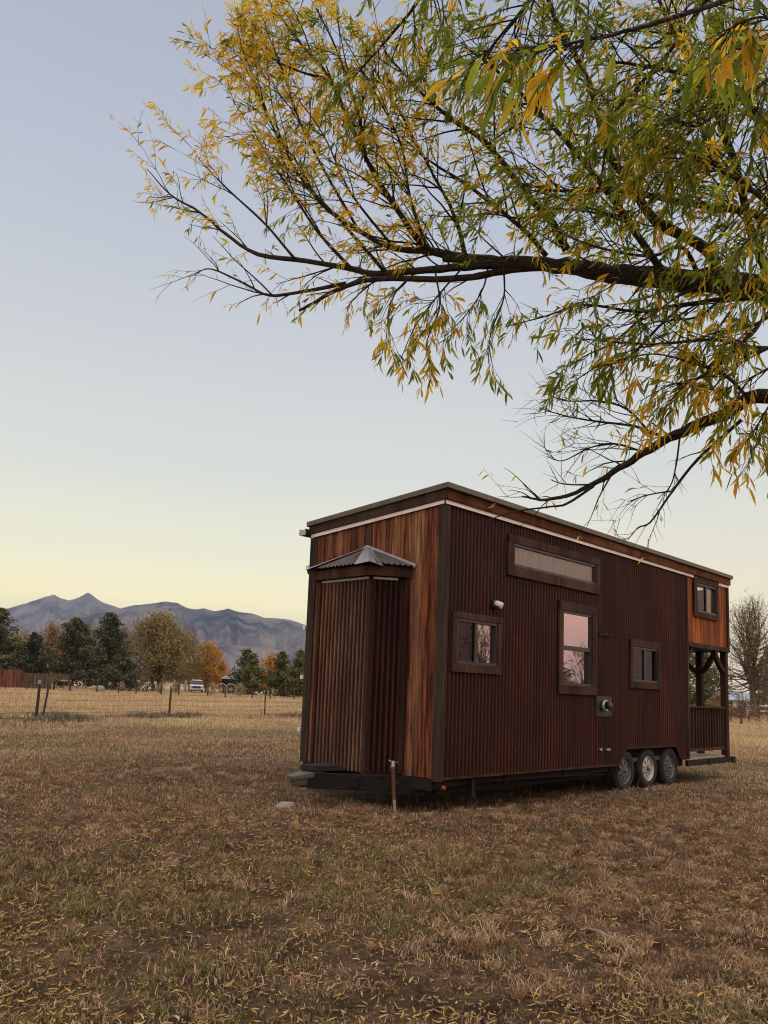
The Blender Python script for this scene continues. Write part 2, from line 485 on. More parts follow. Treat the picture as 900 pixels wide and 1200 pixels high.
def build_ground():
    m, nt, bs = new_mat('dry_earth_and_grass')
    co = nd(nt, 'ShaderNodeTexCoord').outputs['Object']
    n0 = noise(nt, co, .35, 5, .6); n1 = noise(nt, co, 2.6, 6, .65); n2 = noise(nt, co, 30, 8, .75)
    soil = ramp(nt, n1, [(.3, (.042, .026, .016)), (.5, (.14, .087, .05)), (.68, (.28, .18, .105))])
    lawn = ramp(nt, n1, [(.3, (.15, .105, .065)), (.52, (.27, .195, .115)), (.7, (.38, .29, .17))])
    lawn = mixc(nt, ramp(nt, n0, [(.46, (0, 0, 0)), (.62, (.55, .55, .55))]), lawn, (.15, .14, .065))
    gold = ramp(nt, n0, [(.3, (.42, .285, .155)), (.5, (.58, .41, .225)), (.7, (.68, .51, .30))])
    gold = mixc(nt, ramp(nt, n1, [(.5, (0, 0, 0)), (.7, (.4, .4, .4))]), gold, (.24, .165, .085))
    d = nd(nt, 'ShaderNodeVectorMath', operation='DISTANCE'); nt.links.new(co, d.inputs[0]); d.inputs[1].default_value = (YARD[0], YARD[1], 0)
    jit = nd(nt, 'ShaderNodeMath', operation='MULTIPLY_ADD'); jit.inputs[1].default_value = 7; nt.links.new(n0, jit.inputs[0]); nt.links.new(d.outputs['Value'], jit.inputs[2])
    a = nd(nt, 'ShaderNodeMapRange', interpolation_type='SMOOTHSTEP'); nt.links.new(jit.outputs[0], a.inputs[0]); a.inputs[1].default_value = 8; a.inputs[2].default_value = 17
    b = nd(nt, 'ShaderNodeMapRange', interpolation_type='SMOOTHSTEP'); nt.links.new(jit.outputs[0], b.inputs[0]); b.inputs[1].default_value = 23; b.inputs[2].default_value = 32
    c = mixc(nt, a.outputs[0], soil, lawn); c = mixc(nt, b.outputs[0], c, gold)
    c = mixc(nt, ramp(nt, n2, [(.38, (1, 1, 1)), (.58, (0, 0, 0))]), c, mixc(nt, 1.0, c, (.40, .37, .35), 'MULTIPLY'))
    nt.links.new(c, bs.inputs['Base Color']); bs.inputs['Roughness'].default_value = .95
    bs.inputs['Specular IOR Level'].default_value = .1
    bump(nt, bs, n2, .03, .9)
    k = 260
    u = np.linspace(-1, 1, k)
    s = 12000 * np.sign(u) * np.abs(u) ** 7 + 30 * u
    X, Y = np.meshgrid(s - 1, s - 1, indexing='ij')
    V = np.stack([X, Y, gz(X, Y)], -1).reshape(-1, 3)
    i, j = np.meshgrid(np.arange(k - 1), np.arange(k - 1), indexing='ij')
    F = np.stack([i * k + j, (i + 1) * k + j, (i + 1) * k + j + 1, i * k + j + 1], -1).reshape(-1, 4)
    o = mesh_obj('ground', V, F, m, smooth=True); o['kind'] = 'structure'


build_ground()


def view_mask(P, lo=-.20, hi=1.18):
    """keep points within a widened view of the photograph"""
    D = P - np.array(CAM)[None]
    fz = D @ np.array(f_); x = PX + FOC * (D @ np.array(r_)) / np.maximum(fz, .05)
    return (fz > 1.5) & (x > 900 * lo) & (x < 900 * hi), fz


def scatter(n, dmin, dmax, rng, power=1.0):
    """random ground points in the camera's wedge between two depths"""
    fh = Vector((f_.x, f_.y, 0)).normalized(); rh = Vector((fh.y, -fh.x, 0))
    n = int(n * 1.22)
    d = (rng.random(n) * (dmax ** power - dmin ** power) + dmin ** power) ** (1 / power)
    l = (rng.random(n) - .5) * (1.42 + 2.6 / np.maximum(d, 2))
    x = CAM.x + fh.x * d + rh.x * d * l; y = CAM.y + fh.y * d + rh.y * d * l
    return x, y, d


def blades(name, x, y, h, wd, tones, mat, rng, lean=.5, label=None):
    n = len(x)
    z = gz(x, y)
    a = rng.random(n) * 2 * np.pi; b = rng.random(n) * 2 * np.pi
    L = h * lean * (0.3 + rng.random(n))
    px = np.cos(a) * wd / 2; py = np.sin(a) * wd / 2
    bx = np.cos(b) * L; by = np.sin(b) * L
    V = np.empty((n, 5, 3), np.float32)
    V[:, 0] = np.stack([x - px, y - py, z - .004], -1); V[:, 1] = np.stack([x + px, y + py, z - .004], -1)
    V[:, 2] = np.stack([x + px * .8 + bx * .35, y + py * .8 + by * .35, z + h * .6], -1)
    V[:, 3] = np.stack([x - px * .8 + bx * .35, y - py * .8 + by * .35, z + h * .6], -1)
    V[:, 4] = np.stack([x + bx, y + by, z + h * (.75 + .25 * rng.random(n))], -1)
    i = np.arange(n)[:, None] * 5
    F = np.concatenate([i + np.array([[0, 1, 2]]), i + np.array([[0, 2, 3]]), i + np.array([[3, 2, 4]])], 1).reshape(-1, 3)
    o = mesh_obj(name, V.reshape(-1, 3), F, mat, tones=np.repeat(tones, 3))
    o['kind'] = 'stuff'
    return o


def in_house(x, y):
    return (x > -.1) & (x < 9.3) & (y > 0.1) & (y < 2.6)


def build_grass():
    rng = np.random.default_rng(4)
    # short dry lawn of the yard
    x, y, d = scatter(360000, 2.6, 24, rng, 1.35)
    pat = fbm(x * .8, y * .8, 3, 4); pat2 = fbm(x * 3.1, y * 3.1, 9, 3); green = fbm(x * .5 + 7, y * .5, 21, 4)
    keep = (rng.random(len(x)) < np.clip((pat * .6 + pat2 * .7 - .46) * 4, .10, 1)) & ~in_house(x, y)
    x, y, d, pat, pat2, green = [q[keep] for q in (x, y, d, pat, pat2, green)]
    far_ = np.clip((d - 9) / 9, 0, 1)
    h = (.012 + .055 * pat2 * rng.random(len(x)) ** 1.3) * (1 + .9 * far_ * rng.random(len(x))) + .05 * np.clip(green - .53, 0, .2) * 6 * rng.random(len(x))
    t = np.clip(.02 + .62 * rng.random(len(x)) * (.45 + pat) + .22 * far_ * rng.random(len(x)), 0, .66)
    t = np.clip(t + (fbm(x * .3 + 11, y * .3, 61, 3) - .5) * .75, 0.02, .68)
    near = np.clip(1.3 - d / 8, 0.12, 1)
    isg = (rng.random(len(x)) < np.clip((green - .43) * 6, 0, .75) * near)
    t = np.where(isg & (d < 7.5), .78 + .22 * rng.random(len(x)), t)
    pale = rng.random(len(x)) < .05 + .15 * far_
    t = np.where(pale, .62 + .1 * rng.random(len(x)), t)
    wd = (.0038 + .003 * rng.random(len(x))) * (1 + d / 14)
    o = blades('lawn_grass', x, y, h, wd, t, M['grass'], rng, .9)
    o['label'] = 'short dry brown and olive grass covering the yard'; o['category'] = 'grass'
    # tufts of longer grass near the willow
    cx, cy, cd = scatter(9000, 2.6, 15, rng, 1.25)
    pat = fbm(cx * .7 + 3, cy * .7, 41, 4); green = fbm(cx * .5 + 7, cy * .5, 21, 4)
    keep = (rng.random(len(cx)) < np.clip((pat - .36) * 5, .10, 1)) & ~in_house(cx, cy)
    cx, cy, cd, pat, green = [q[keep] for q in (cx, cy, cd, pat, green)]
    n = len(cx); nb = 46; rad = .03 + .09 * rng.random(n) ** 2; hs = (.025 + .075 * rng.random(n) ** 2)
    gr = rng.random(n) < np.clip((green - .40) * 6, .05, .85) * np.clip(1.55 - cd / 7, .06, 1)
    ct = rng.random(n)
    idx = np.repeat(np.arange(n), nb); m_ = len(idx)
    a = rng.random(m_) * 2 * np.pi; rr = rad[idx] * np.sqrt(rng.random(m_))
    x = cx[idx] + np.cos(a) * rr; y = cy[idx] + np.sin(a) * rr
    t = np.where(gr[idx] & (rng.random(m_) < .8), .76 + .24 * rng.random(m_), np.clip(.10 + .42 * ct[idx] + .3 * rng.random(m_) ** 2, 0, .7))
    o = blades('grass_tufts', x, y, hs[idx] * (.4 + .6 * rng.random(m_)), (.0032 + .003 * rng.random(m_)) * (1 + cd[idx] / 20), t, M['grass'], rng, 1.25)
    o['label'] = 'olive and straw coloured grass tufts in the foreground'; o['category'] = 'grass'
    # pale bunch grass between the mown yard and the field
    x, y, d = scatter(230000, 10, 40, rng, 1.1)
    pat = fbm(x * .6, y * .6, 51, 4); dy = np.hypot(x - YARD[0], y - YARD[1])
    keep = (rng.random(len(x)) < np.clip((pat - .40) * 5, .06, 1) * np.clip((dy + 6 * (pat - .5) - 7.5) / 7, .0, 1)) & ~in_house(x, y)
    x, y, d, pat = [q[keep] for q in (x, y, d, pat)]
    gr = fbm(x * .3 + 4, y * .3, 57, 3)
    t = np.where(rng.random(len(x)) < np.clip((gr - .5) * 5, 0, .6), .76 + .2 * rng.random(len(x)), .30 + .4 * rng.random(len(x)))
    o = blades('bunch_grass', x, y, (.03 + .11 * rng.random(len(x)) * pat), .005 + .00045 * d, t, M['grass'], rng, .9)
    o['label'] = 'pale bunch grass between the yard and the golden field'; o['category'] = 'grass'
    # taller dry grass further out and in the field
    x, y, d = scatter(260000, 14, 120, rng, .75)
    dy = np.hypot(x - YARD[0], y - YARD[1])
    pat = fbm(x * .22, y * .22, 31, 4)
    edge = np.clip((dy + 8 * (pat - .5) - 19) / 8, 0, 1)
    keep = (rng.random(len(x)) < np.clip(edge * (pat * 2.4 - .55), .0, 1)) & ~in_house(x, y)
    x, y, d, pat = [q[keep] for q in (x, y, d, pat)]
    h = (.06 + .26 * rng.random(len(x)) * pat) * np.clip(.4 + d / 45, .5, 1.3)
    t = np.clip(rng.random(len(x)) * .7 + .9 * (pat - .5) + .15, 0, 1)
    o = blades('field_grass', x, y, h, .006 + .00055 * d * (.5 + rng.random(len(x))), t, M['field_grass'], rng, .7)
    o['label'] = 'tall golden dry grass of the field beyond the wire fence'; o['category'] = 'grass'
    # grey weeds along the fence line
    n = 26000
    s = rng.random(n)
    fx = -14 + s * 60; fy = np.interp(fx, [p[0] for p in FENCE], [p[1] for p in FENCE]) + rng.normal(0, 1, n) * .55 - .4
    cl = fbm(fx * .45, fy * .45, 77, 3)
    k = rng.random(n) < np.clip((cl - .38) * 5, 0.02, 1)
    fx, fy, cl = fx[k], fy[k], cl[k]
    h = .08 + .38 * rng.random(len(fx)) * np.clip(cl * 1.8 - .4, .1, 1)
    o = blades('fence_weeds', fx, fy, h, .02 + .02 * rng.random(len(fx)), rng.random(len(fx)), M['weed'], rng, .9)
    o['label'] = 'tangled grey brown weeds along the foot of the wire fence'; o['category'] = 'weeds'
    # weeds under and beside the trailer
    x, y, d = scatter(9000, 6, 18, rng, 1.2)
    k = (x > -1.2) & (x < 9.6) & (y > -.9) & (y < 2.8) & (rng.random(len(x)) < .9)
    x, y = x[k], y[k]
    o = blades('trailer_weeds', x, y, .05 + .17 * rng.random(len(x)) ** 2, .006 + .006 * rng.random(len(x)), rng.random(len(x)) * .8, M['weed'], rng, .7)
    o['label'] = 'thin dry weeds growing around the tiny house wheels and hitch'; o['category'] = 'weeds'


build_grass()


def litter(name, label, n0, dmax, pw, L0, L1, W0, W1, seed, dens, tones, lift, cat):
    rng = np.random.default_rng(seed)
    x, y, d = scatter(n0, 2.5, dmax, rng, pw)
    pat = fbm(x * .8, y * .8, seed, 4); p2 = fbm(x * 3.3, y * 3.3, seed + 9, 3)
    k = (rng.random(len(x)) < dens(x, y, d, pat, p2)) & ~in_house(x, y)
    x, y = x[k], y[k]; n = len(x)
    L = L0 + (L1 - L0) * rng.random(n); W = W0 + (W1 - W0) * rng.random(n)
    a = rng.random(n) * 2 * np.pi; curl = (rng.random(n) - .5) * 2.6; tilt = (rng.random(n) - .4) * .9
    z = gz(x, y) + lift * (.3 + rng.random(n)); arch = (rng.random(n) - .3) * .9
    V = np.empty((n, 10, 3), np.float32)
    for q, (s_, wf) in enumerate(((0, .1), (.25, .8), (.5, 1), (.75, .8), (1, .08))):
        aa = a + curl * (s_ - .5)
        cx = x + np.cos(aa) * L * (s_ - .5); cy = y + np.sin(aa) * L * (s_ - .5)
        cz = z + tilt * L * (s_ - .5) + (s_ - .5) ** 2 * arch * L
        for e, sg in enumerate((-1, 1)):
            V[:, q * 2 + e] = np.stack([cx - np.sin(aa) * W * wf * sg / 2, cy + np.cos(aa) * W * wf * sg / 2, cz + sg * W * .25], -1)
    i = np.arange(n)[:, None] * 10
    F = np.concatenate([i + np.array([[q * 2, q * 2 + 1, q * 2 + 3, q * 2 + 2]]) for q in range(4)], 1).reshape(-1, 4)
    o = mesh_obj(name, V.reshape(-1, 3), F, M['fallen_leaf'], tones=np.repeat(tones(rng, n), 4))
    tag(o, label, cat, kind='stuff')


def build_fallen():
    def d1(x, y, d, pat, p2):
        return np.clip((pat * .65 + p2 * .35 - .37) * 4.5, .06, 1) * np.clip(1.5 - d / 8.2, .02, 1)
    litter('fallen_leaves', 'curled yellow and tan willow leaves lying over the foreground lawn', 80000, 12, 1.15, .018, .062, .004, .010, 13, d1,
           lambda r, n: np.where(r.random(n) < .66, .05 + .6 * r.random(n), .62 + .38 * r.random(n)), .022, 'fallen leaves')

    def d2(x, y, d, pat, p2):
        return np.clip((pat * .5 + p2 * .5 - .34) * 4, .45, 1) * np.clip(1.6 - d / 12, .1, 1)
    litter('dry_litter', 'small broken straw and leaf bits scattered through the short lawn', 90000, 16, 1.2, .012, .045, .003, .007, 29, d2,
           lambda r, n: np.where(r.random(n) < .8, .05 + .6 * r.random(n), .9 + .1 * r.random(n)), .02, 'leaf litter')


build_fallen()

# ------------------------------------------------------------------ the tiny house on its trailer
W = 2.57                      # width; x runs to the rear, y to the far side, the near corner stands at 0, 0
L1, L2 = 7.15, 9.17           # end of the closed part, end of the porch
SL = -.066                    # the roof falls towards the far side
ZB = .445


def corrug(mb, s0, s1, lo, hi, place, openings=(), pitch=.076, amp=.0125, seg=8, panel=.66, rng=None, flip=1):
    """a corrugated sheet from s0 to s1; lo/hi: functions of s; place(s, off, z) -> point"""
    n = int((s1 - s0) / pitch * seg)
    S = [s0 + (s1 - s0) * i / n for i in range(n + 1)]
    tones = {}
    for i in range(n):
        a, b = S[i], S[i + 1]; m = (a + b) / 2
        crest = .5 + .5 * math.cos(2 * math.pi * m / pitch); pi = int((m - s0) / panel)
        if pi not in tones: tones[pi] = rng.random()
        mb.tone = tones[pi]
        oa = amp * math.cos(2 * math.pi * a / pitch); ob = amp * math.cos(2 * math.pi * b / pitch)
        cuts = sorted([(o[2], o[3]) for o in openings if o[0] < m < o[1]])
        segs = []; za, zb_ = lo(a), lo(b)
        for (c0, c1) in cuts:
            segs.append((za, zb_, c0, c0)); za = zb_ = c1
        segs.append((za, zb_, hi(a), hi(b)))
        for (q0, q1, q2, q3) in segs:
            if q2 - q0 > .005:
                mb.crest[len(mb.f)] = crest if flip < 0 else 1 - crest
                mb.quad(place(a, oa, q0), place(b, ob, q1), place(b, ob, q3), place(a, oa, q2))


def boards(mb, s0, s1, lo, hi, wmean, box, rng, openings=(), gap=.006, tones=None):
    """vertical boards from s0 to s1; box(s0, s1, z0a, z0b, z1a, z1b, bump) adds one board"""
    s = s0
    while s < s1 - .02:
        ww = wmean * rng.uniform(.75, 1.25); e = min(s + ww, s1)
        if s1 - e < .05: e = s1
        mb.tone = rng.random() if tones is None else tones(s, rng); out = rng.uniform(0, .006)
        cuts = sorted([(o[2], o[3]) for o in openings if o[0] < e and o[1] > s])
        segs = []; z = lo
        for c0, c1 in cuts:
            segs.append((z, z, c0, c0)); z = lambda q, c=c1: c
        for q in segs:
            box(s + gap / 2, e - gap / 2, q[0](s) if callable(q[0]) else q[0], q[1](e) if callable(q[1]) else q[1], q[2], q[3], out)
        box(s + gap / 2, e - gap / 2, z(s), z(e), hi(s), hi(e), out)
        s = e


def build_house():
    rng = random.Random(11)
    H = thing('tiny_house', 'rusty corrugated tiny house on a trailer with wooden front wall and rear porch', 'tiny house', (4.0, 1.28, 0))
    zl = lambda y, z: z + SL * y
    wins = {'long': (1.345, 3.845, 3.153, 3.738, 1.485, 3.74, 3.297, 3.622),
            'slide': (.183, 1.235, 1.766, 2.537, .27, 1.14, 1.876, 2.453),
            'tall': (2.657, 3.765, 1.547, 2.943, 2.77, 3.62, 1.68, 2.80),
            'third': (4.875, 6.0, 1.695, 2.52, 4.965, 5.9, 1.81, 2.40),
            'porch': (7.47, 8.635, 3.145, 3.945, 7.6, 8.547, 3.249, 3.82)}
    op = lambda k: (wins[k][4] - .03, wins[k][5] + .03, wins[k][6] - .03, wins[k][7] + .03)

    def arch(s):
        return float(np.interp(s, [4.45, 4.56, 4.74, 6.63, 6.80, 6.9], [ZB, .47, .70, .70, .50, ZB]))
    # corrugated side
    mb = MB()
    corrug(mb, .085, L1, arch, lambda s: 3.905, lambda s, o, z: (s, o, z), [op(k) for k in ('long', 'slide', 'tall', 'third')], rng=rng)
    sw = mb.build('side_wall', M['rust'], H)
    mb = MB(); mb.tone = .4
    P = [(4.45, ZB), (4.56, .47), (4.74, .70), (6.63, .70), (6.80, .50), (6.9, ZB)]
    for a, b in zip(P, P[1:]): mb.bar((a[0], -.012, a[1]), (b[0], -.012, b[1]), .012, .02)
    mb.box(.09, 4.45, -.014, -.002, ZB - .012, ZB + .018)
    mb.build('bottom_flashing', M['trim'], sw)
    mb = MB(); mb.box(4.6, 6.78, .20, .24, .35, .72); mb.box(4.6, 6.78, .0, .22, .72, .74); mb.box(.3, 4.5, .26, .30, .22, .43); mb.box(4.55, 4.6, .02, .5, .35, .72); mb.box(6.78, 6.82, .02, .5, .35, .72)
    mb.build('wheel_well', M['steel_dark'], H)
    # far side and floor
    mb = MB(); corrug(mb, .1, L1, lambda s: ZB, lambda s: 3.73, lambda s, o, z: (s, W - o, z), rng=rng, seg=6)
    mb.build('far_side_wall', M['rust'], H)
    mb = MB(); mb.box(.05, L1, .09, W - .05, .46, .52); mb.box(.06, L2 - .05, .12, W - .06, 3.62, 3.66)
    mb.box(.06, L1 - .05, 2.30, 2.34, .52, 3.62); mb.box(L1 - .06, L1 - .02, .06, W - .06, .52, 3.62); mb.box(.06, .09, .06, W - .06, .52, 3.62)
    mb.build('interior_shell', M['interior'], H)
    # front wall of boards
    mb = MB()
    boards(mb, .077, W - .115, lambda s: ZB, lambda s: zl(s, 3.91), .135,
           lambda a, b, z0, z1, z2, z3, o: mb.hexa([(-o, a, z0), (-o, b, z1), (.03, b, z1), (.03, a, z0), (-o, a, z2), (-o, b, z3), (.03, b, z3), (.03, a, z2)]), rng,
           tones=lambda y, r: r.uniform(.55, 1) if y < .62 else (r.uniform(.33, .47) if y > 2.15 else r.random()))
    mb.build('front_wall', M['front_wood'], H)
    # corner boards
    for nm, bx in (('corner_board', (-.02, .012, -.022, .075, ZB - .03, 3.9)), ('corner_board', (.014, .088, -.024, .01, ZB - .03, 3.9)),
                   ('corner_board', (-.02, .03, W - .115, W + .03, ZB - .01, 3.72))):
        mb = MB(); mb.tone = rng.random(); mb.box(*bx); mb.build(nm, M['post_grey'], H, bevel=.004)
    # white flashing strip, fascia, roof
    mb = MB()
    mb.hexa([(-.035, -.04, 3.895), (-.035, W + .02, zl(W, 3.895)), (-.021, W + .02, zl(W, 3.895)), (-.021, -.04, 3.895),
             (-.035, -.04, 3.95), (-.035, W + .02, zl(W, 3.95)), (-.021, W + .02, zl(W, 3.95)), (-.021, -.04, 3.95)])
    mb.box(-.035, 7.44, -.040, -.026, 3.895, 3.949)
    mb.box(8.66, L2 + .02, -.040, -.026, 3.895, 3.949)
    mb.build('white_flashing', M['strip'], H)
    mb = MB(); mb.tone = .3
    x0, x1 = -.055, -.022
    mb.hexa([(x0, -.085, 3.948), (x0, W + .05, zl(W, 3.948)), (x1, W + .05, zl(W, 3.948)), (x1, -.085, 3.948),
             (x0, -.085, 4.073), (x0, W + .05, zl(W, 4.073)), (x1, W + .05, zl(W, 4.073)), (x1, -.085, 4.073)])
    mb.build('front_fascia', M['fascia_front'], H, bevel=.004)
    mb = MB()
    for a, b in ((-.02, 3.6), (3.603, 6.9), (6.903, L2 + .03)):
        mb.tone = rng.random(); mb.box(a, b, -.072, -.028, 3.949, 4.073)
    mb.build('side_fascia', M['fascia_side'], H)
    mb = MB(); y0, y1 = -.12, W + .08; x0, x1 = -.085, L2 + .05
    mb.hexa([(x0, y0, zl(y0, 4.072)), (x1, y0, zl(y0, 4.072)), (x1, y1, zl(y1, 4.072)), (x0, y1, zl(y1, 4.072)),
             (x0, y0, zl(y0, 4.146)), (x1, y0, zl(y0, 4.146)), (x1, y1, zl(y1, 4.146)), (x0, y1, zl(y1, 4.146))])
    rf = mb.build('roof', M['roof_metal'], H, bevel=.006)
    mb = MB(); gy = W + .05; gzz = zl(W, 4.03)
    mb.box(-.12, L2, gy + .0, gy + .012, gzz - .10, gzz); mb.box(-.12, L2, gy + .13, gy + .14, gzz - .07, gzz)
    mb.hexa([(-.12, gy, gzz - .105), (L2, gy, gzz - .105), (L2, gy + .09, gzz - .105), (-.12, gy + .09, gzz - .105),
             (-.12, gy, gzz - .095), (L2, gy, gzz - .095), (L2, gy + .14, gzz - .07), (-.12, gy + .14, gzz - .07)])
    mb.build('gutter', M['fascia_front'], rf)
    mb = MB(); mb.box(-.123, -.118, gy - .005, gy + .145, gzz - .095, gzz - .012); mb.build('gutter_end_cap', M['galv'], rf)
    for z in (3.25, 2.35, 1.62, .86):
        mb = MB(); mb.box(-.05, -.0, W + .03, W + .085, z, z + .06); mb.build('white_clip', M['white_plastic'], H)
    mb = MB(); mb.tube([(-.01, W + .035, 3.75), (-.01, W + .035, 2.3), (-.01, W + .035, .6)], .012, 6)
    mb.build('downpipe', M['post_grey'], H)

    # windows
    def window(key, label=None):
        x0, x1, z0, z1, g0, g1, h0, h1 = wins[key]
        mb = MB(); ya, yb = -.048, -.012
        for bx in ((x0, x1, ya, yb, h1, z1), (x0, x1, ya, yb, z0, h0), (x0, g0, ya + .003, yb, h0, h1), (g1, x1, ya + .003, yb, h0, h1)):
            mb.tone = rng.random(); mb.box(*bx)
        wn = mb.build('window', M['trim'], H, bevel=.004)
        if label: wn['label'] = label
        mb = MB(); f = .035
        for bx in ((g0, g1, -.03, .12, h1 - f, h1), (g0, g1, -.03, .12, h0, h0 + f), (g0, g0 + f, -.027, .12, h0 + f, h1 - f), (g1 - f, g1, -.027, .12, h0 + f, h1 - f)):
            mb.box(*bx)
        if key in ('slide', 'third', 'porch'):
            c = (g0 + g1) / 2 - (.02 if key == 'slide' else .0); mb.box(c - .028, c + .028, -.022, .03, h0 + f, h1 - f)
        if key == 'tall': mb.box(g0 + f, g1 - f, -.02, .05, 2.215, 2.275)
        mb.build('frame', M['dark_frame'], wn)
        return wn

    def pane(wn, x0, x1, z0, z1, y, m):
        mb = MB(); mb.quad((x0, y, z0), (x1, y, z0), (x1, y, z1), (x0, y, z1)); return mb.build('glass_pane', m, wn)

    def inside(wn, name, x0, x1, z0, z1, y, m, fold=0):
        mb = MB()
        n = max(2, int((x1 - x0) / .02)) if fold else 1
        for i in range(n):
            a = x0 + (x1 - x0) * i / n; b = x0 + (x1 - x0) * (i + 1) / n
            ya = y + fold * math.sin(a * 34) * (1 + .4 * math.sin(a * 9)); yb = y + fold * math.sin(b * 34) * (1 + .4 * math.sin(b * 9))
            mb.quad((a, ya, z0), (b, yb, z0), (b, yb, z1), (a, ya, z1))
        return mb.build(name, m, wn)
    wn = window('long', 'wide low clerestory window with a tan curtain')
    pane(wn, 1.52, 3.705, 3.33, 3.59, .0, M['glass_dim']); inside(wn, 'curtain', 1.52, 3.705, 3.33, 3.59, .07, M['curtain_tan'], .012)
    wn = window('slide', 'small sliding window near the front corner')
    c = .685
    inside(wn, 'insect_screen', .305, c - .03, 1.911, 2.418, .012, M['screen'])
    pane(wn, .305, c - .03, 1.911, 2.418, .002, M['glass_dark']); pane(wn, c + .03, 1.105, 1.911, 2.418, .02, M['glass'])
    wn = window('tall', 'tall single hung window reflecting the pink sky')
    pane(wn, 2.805, 3.585, 2.275, 2.765, -.004, M['glass']); pane(wn, 2.805, 3.585, 1.715, 2.215, .03, M['glass'])
    wn = window('third', 'square sliding window above the wheels')
    pane(wn, 5.0, 5.40, 1.845, 2.365, .0, M['glass_dark']); pane(wn, 5.46, 5.865, 1.845, 2.365, .02, M['glass_dark'])
    inside(wn, 'curtain', 5.05, 5.22, 1.9, 2.12, .3, M['curtain_white'])
    wn = window('porch', 'small upper window above the porch with a pale curtain')
    pane(wn, 7.635, 8.045, 3.284, 3.785, .0, M['glass_dark']); pane(wn, 8.10, 8.51, 3.284, 3.785, .02, M['glass_dim'])
    inside(wn, 'curtain', 8.12, 8.40, 3.29, 3.78, .06, M['curtain_white'], .006)
    inside(wn, 'curtain', 7.64, 7.74, 3.29, 3.78, .06, M['curtain_white'], .006)

    # upper room over the porch
    mb = MB()
    boards(mb, L1 + .05, L2 - .06, lambda s: 2.63, lambda s: 3.9, .105,
           lambda a, b, z0, z1, z2, z3, o: mb.hexa([(a, -o, z0), (b, -o, z1), (b, .03, z1), (a, .03, z0), (a, -o, z2), (b, -o, z3), (b, .03, z3), (a, .03, z2)]),
           rng, [op('porch')], .005)
    mb.build('loft_wall', M['porch_wood'], H)
    mb = MB(); boards(mb, .0, W, lambda s: 2.6, lambda s: zl(s, 3.92), .12,
                      lambda a, b, z0, z1, z2, z3, o: mb.hexa([(L2 - .03, a, z0), (L2 + o, a, z0), (L2 + o, b, z1), (L2 - .03, b, z1), (L2 - .03, a, z2), (L2 + o, a, z2), (L2 + o, b, z3), (L2 - .03, b, z3)]), rng)
    boards(mb, L1, L2, lambda s: 2.6, lambda s: 3.72, .12,
           lambda a, b, z0, z1, z2, z3, o: mb.box(a, b, W - .03, W + o, z0, z2), rng)
    boards(mb, .1, W - .1, lambda s: .55, lambda s: 2.56, .13,
           lambda a, b, z0, z1, z2, z3, o: mb.box(L1 - .01, L1 + .02 + o, a, b, z0, z2), rng)
    mb.build('rear_wall', M['porch_wood'], H)
    for bx in ((L1 - .01, L1 + .048, -.03, .03, ZB, 3.895), (L2 - .058, L2 + .03, -.03, .05, 2.64, 3.895)):
        mb = MB(); mb.tone = rng.random(); mb.box(*bx); mb.build('corner_board', M['trim'], H, bevel=.003)
    mb = MB(); mb.box(L1 + .05, L2 + .02, -.035, .06, 2.545, 2.635); mb.box(L2 - .06, L2 + .03, .062, W, 2.545, 2.635); mb.box(L1 + .05, L2 - .06, W - .06, W + .03, 2.545, 2.635)
    mb.box(L1 + .05, L2 - .065, .065, W - .065, 2.56, 2.60)
    mb.build('porch_beam', M['trim'], H, bevel=.004)
    px = L2 - .14
    for (x, y) in ((px, .0), (px, .51), (px, W - .14)):
        mb = MB(); mb.tone = rng.random(); mb.box(x, x + .13, y, y + .12, .43, 2.545); mb.build('porch_post', M['porch_post'], H, bevel=.005)

    def brace(a, b, ax):
        mb = MB(); mb.tone = rng.random(); a = Vector(a); b = Vector(b)
        q = [a.lerp(b, t) + Vector((0, 0, -.05 * math.sin(math.pi * t))) for t in (0, .25, .5, .75, 1)]
        for i in range(4): mb.bar(q[i], q[i + 1], .09, .09, (0, 0, 1))
        mb.build('knee_brace', M['porch_post'], H)
    brace((px, .06, 2.15), (px - .44, .06, 2.54), 'x'); brace((L1 + .06, .06, 2.28), (L1 + .32, .06, 2.54), 'x')
    brace((px + .06, .62, 2.13), (px + .06, .98, 2.54), 'y'); brace((px + .06, .51, 2.13), (px + .06, .26, 2.54), 'y')
    brace((px + .06, W - .14, 2.15), (px + .06, W - .5, 2.54), 'y')

    def railing(p0, p1, n):
        p0 = Vector(p0); p1 = Vector(p1); mb = MB(); mb.tone = .5
        mb.bar(p0 + Vector((0, 0, 1.41)), p1 + Vector((0, 0, 1.41)), .10, .04)
        rl = mb.build('porch_railing', M['porch_post'], H, bevel=.003)
        mb = MB(); mb.bar(p0 + Vector((0, 0, .60)), p1 + Vector((0, 0, .60)), .05, .06); mb.build('bottom_rail', M['porch_post'], rl)
        for i in range(n):
            q = p0.lerp(p1, (i + .6) / (n + .2)); mb = MB(); mb.tone = rng.random()
            mb.bar(q + Vector((0, 0, .61)), q + Vector((0, 0, 1.39)), .042, .042); mb.build('baluster', M['porch_post'], rl)
    railing((L1 + .04, .06, 0), (px, .06, 0), 14); railing((L1 + .04, W - .08, 0), (px, W - .08, 0), 14); railing((px + .06, .12, 0), (px + .06, .51, 0), 3)
    mb = MB()
    for i in range(13):
        mb.tone = rng.random(); a = .05 + i * .19; mb.box(L1 + .03, L2 + .1, a, a + .184, .425, .455)
    mb.build('porch_deck', M['deck'], H)
    mb = MB(); mb.box(L1 + .0, L2 + .19, -.01, .05, .315, .42); mb.box(L2 + .12, L2 + .20, .052, W - .05, .32, .42); mb.box(L1, L2 + .19, W - .05, W, .315, .42)
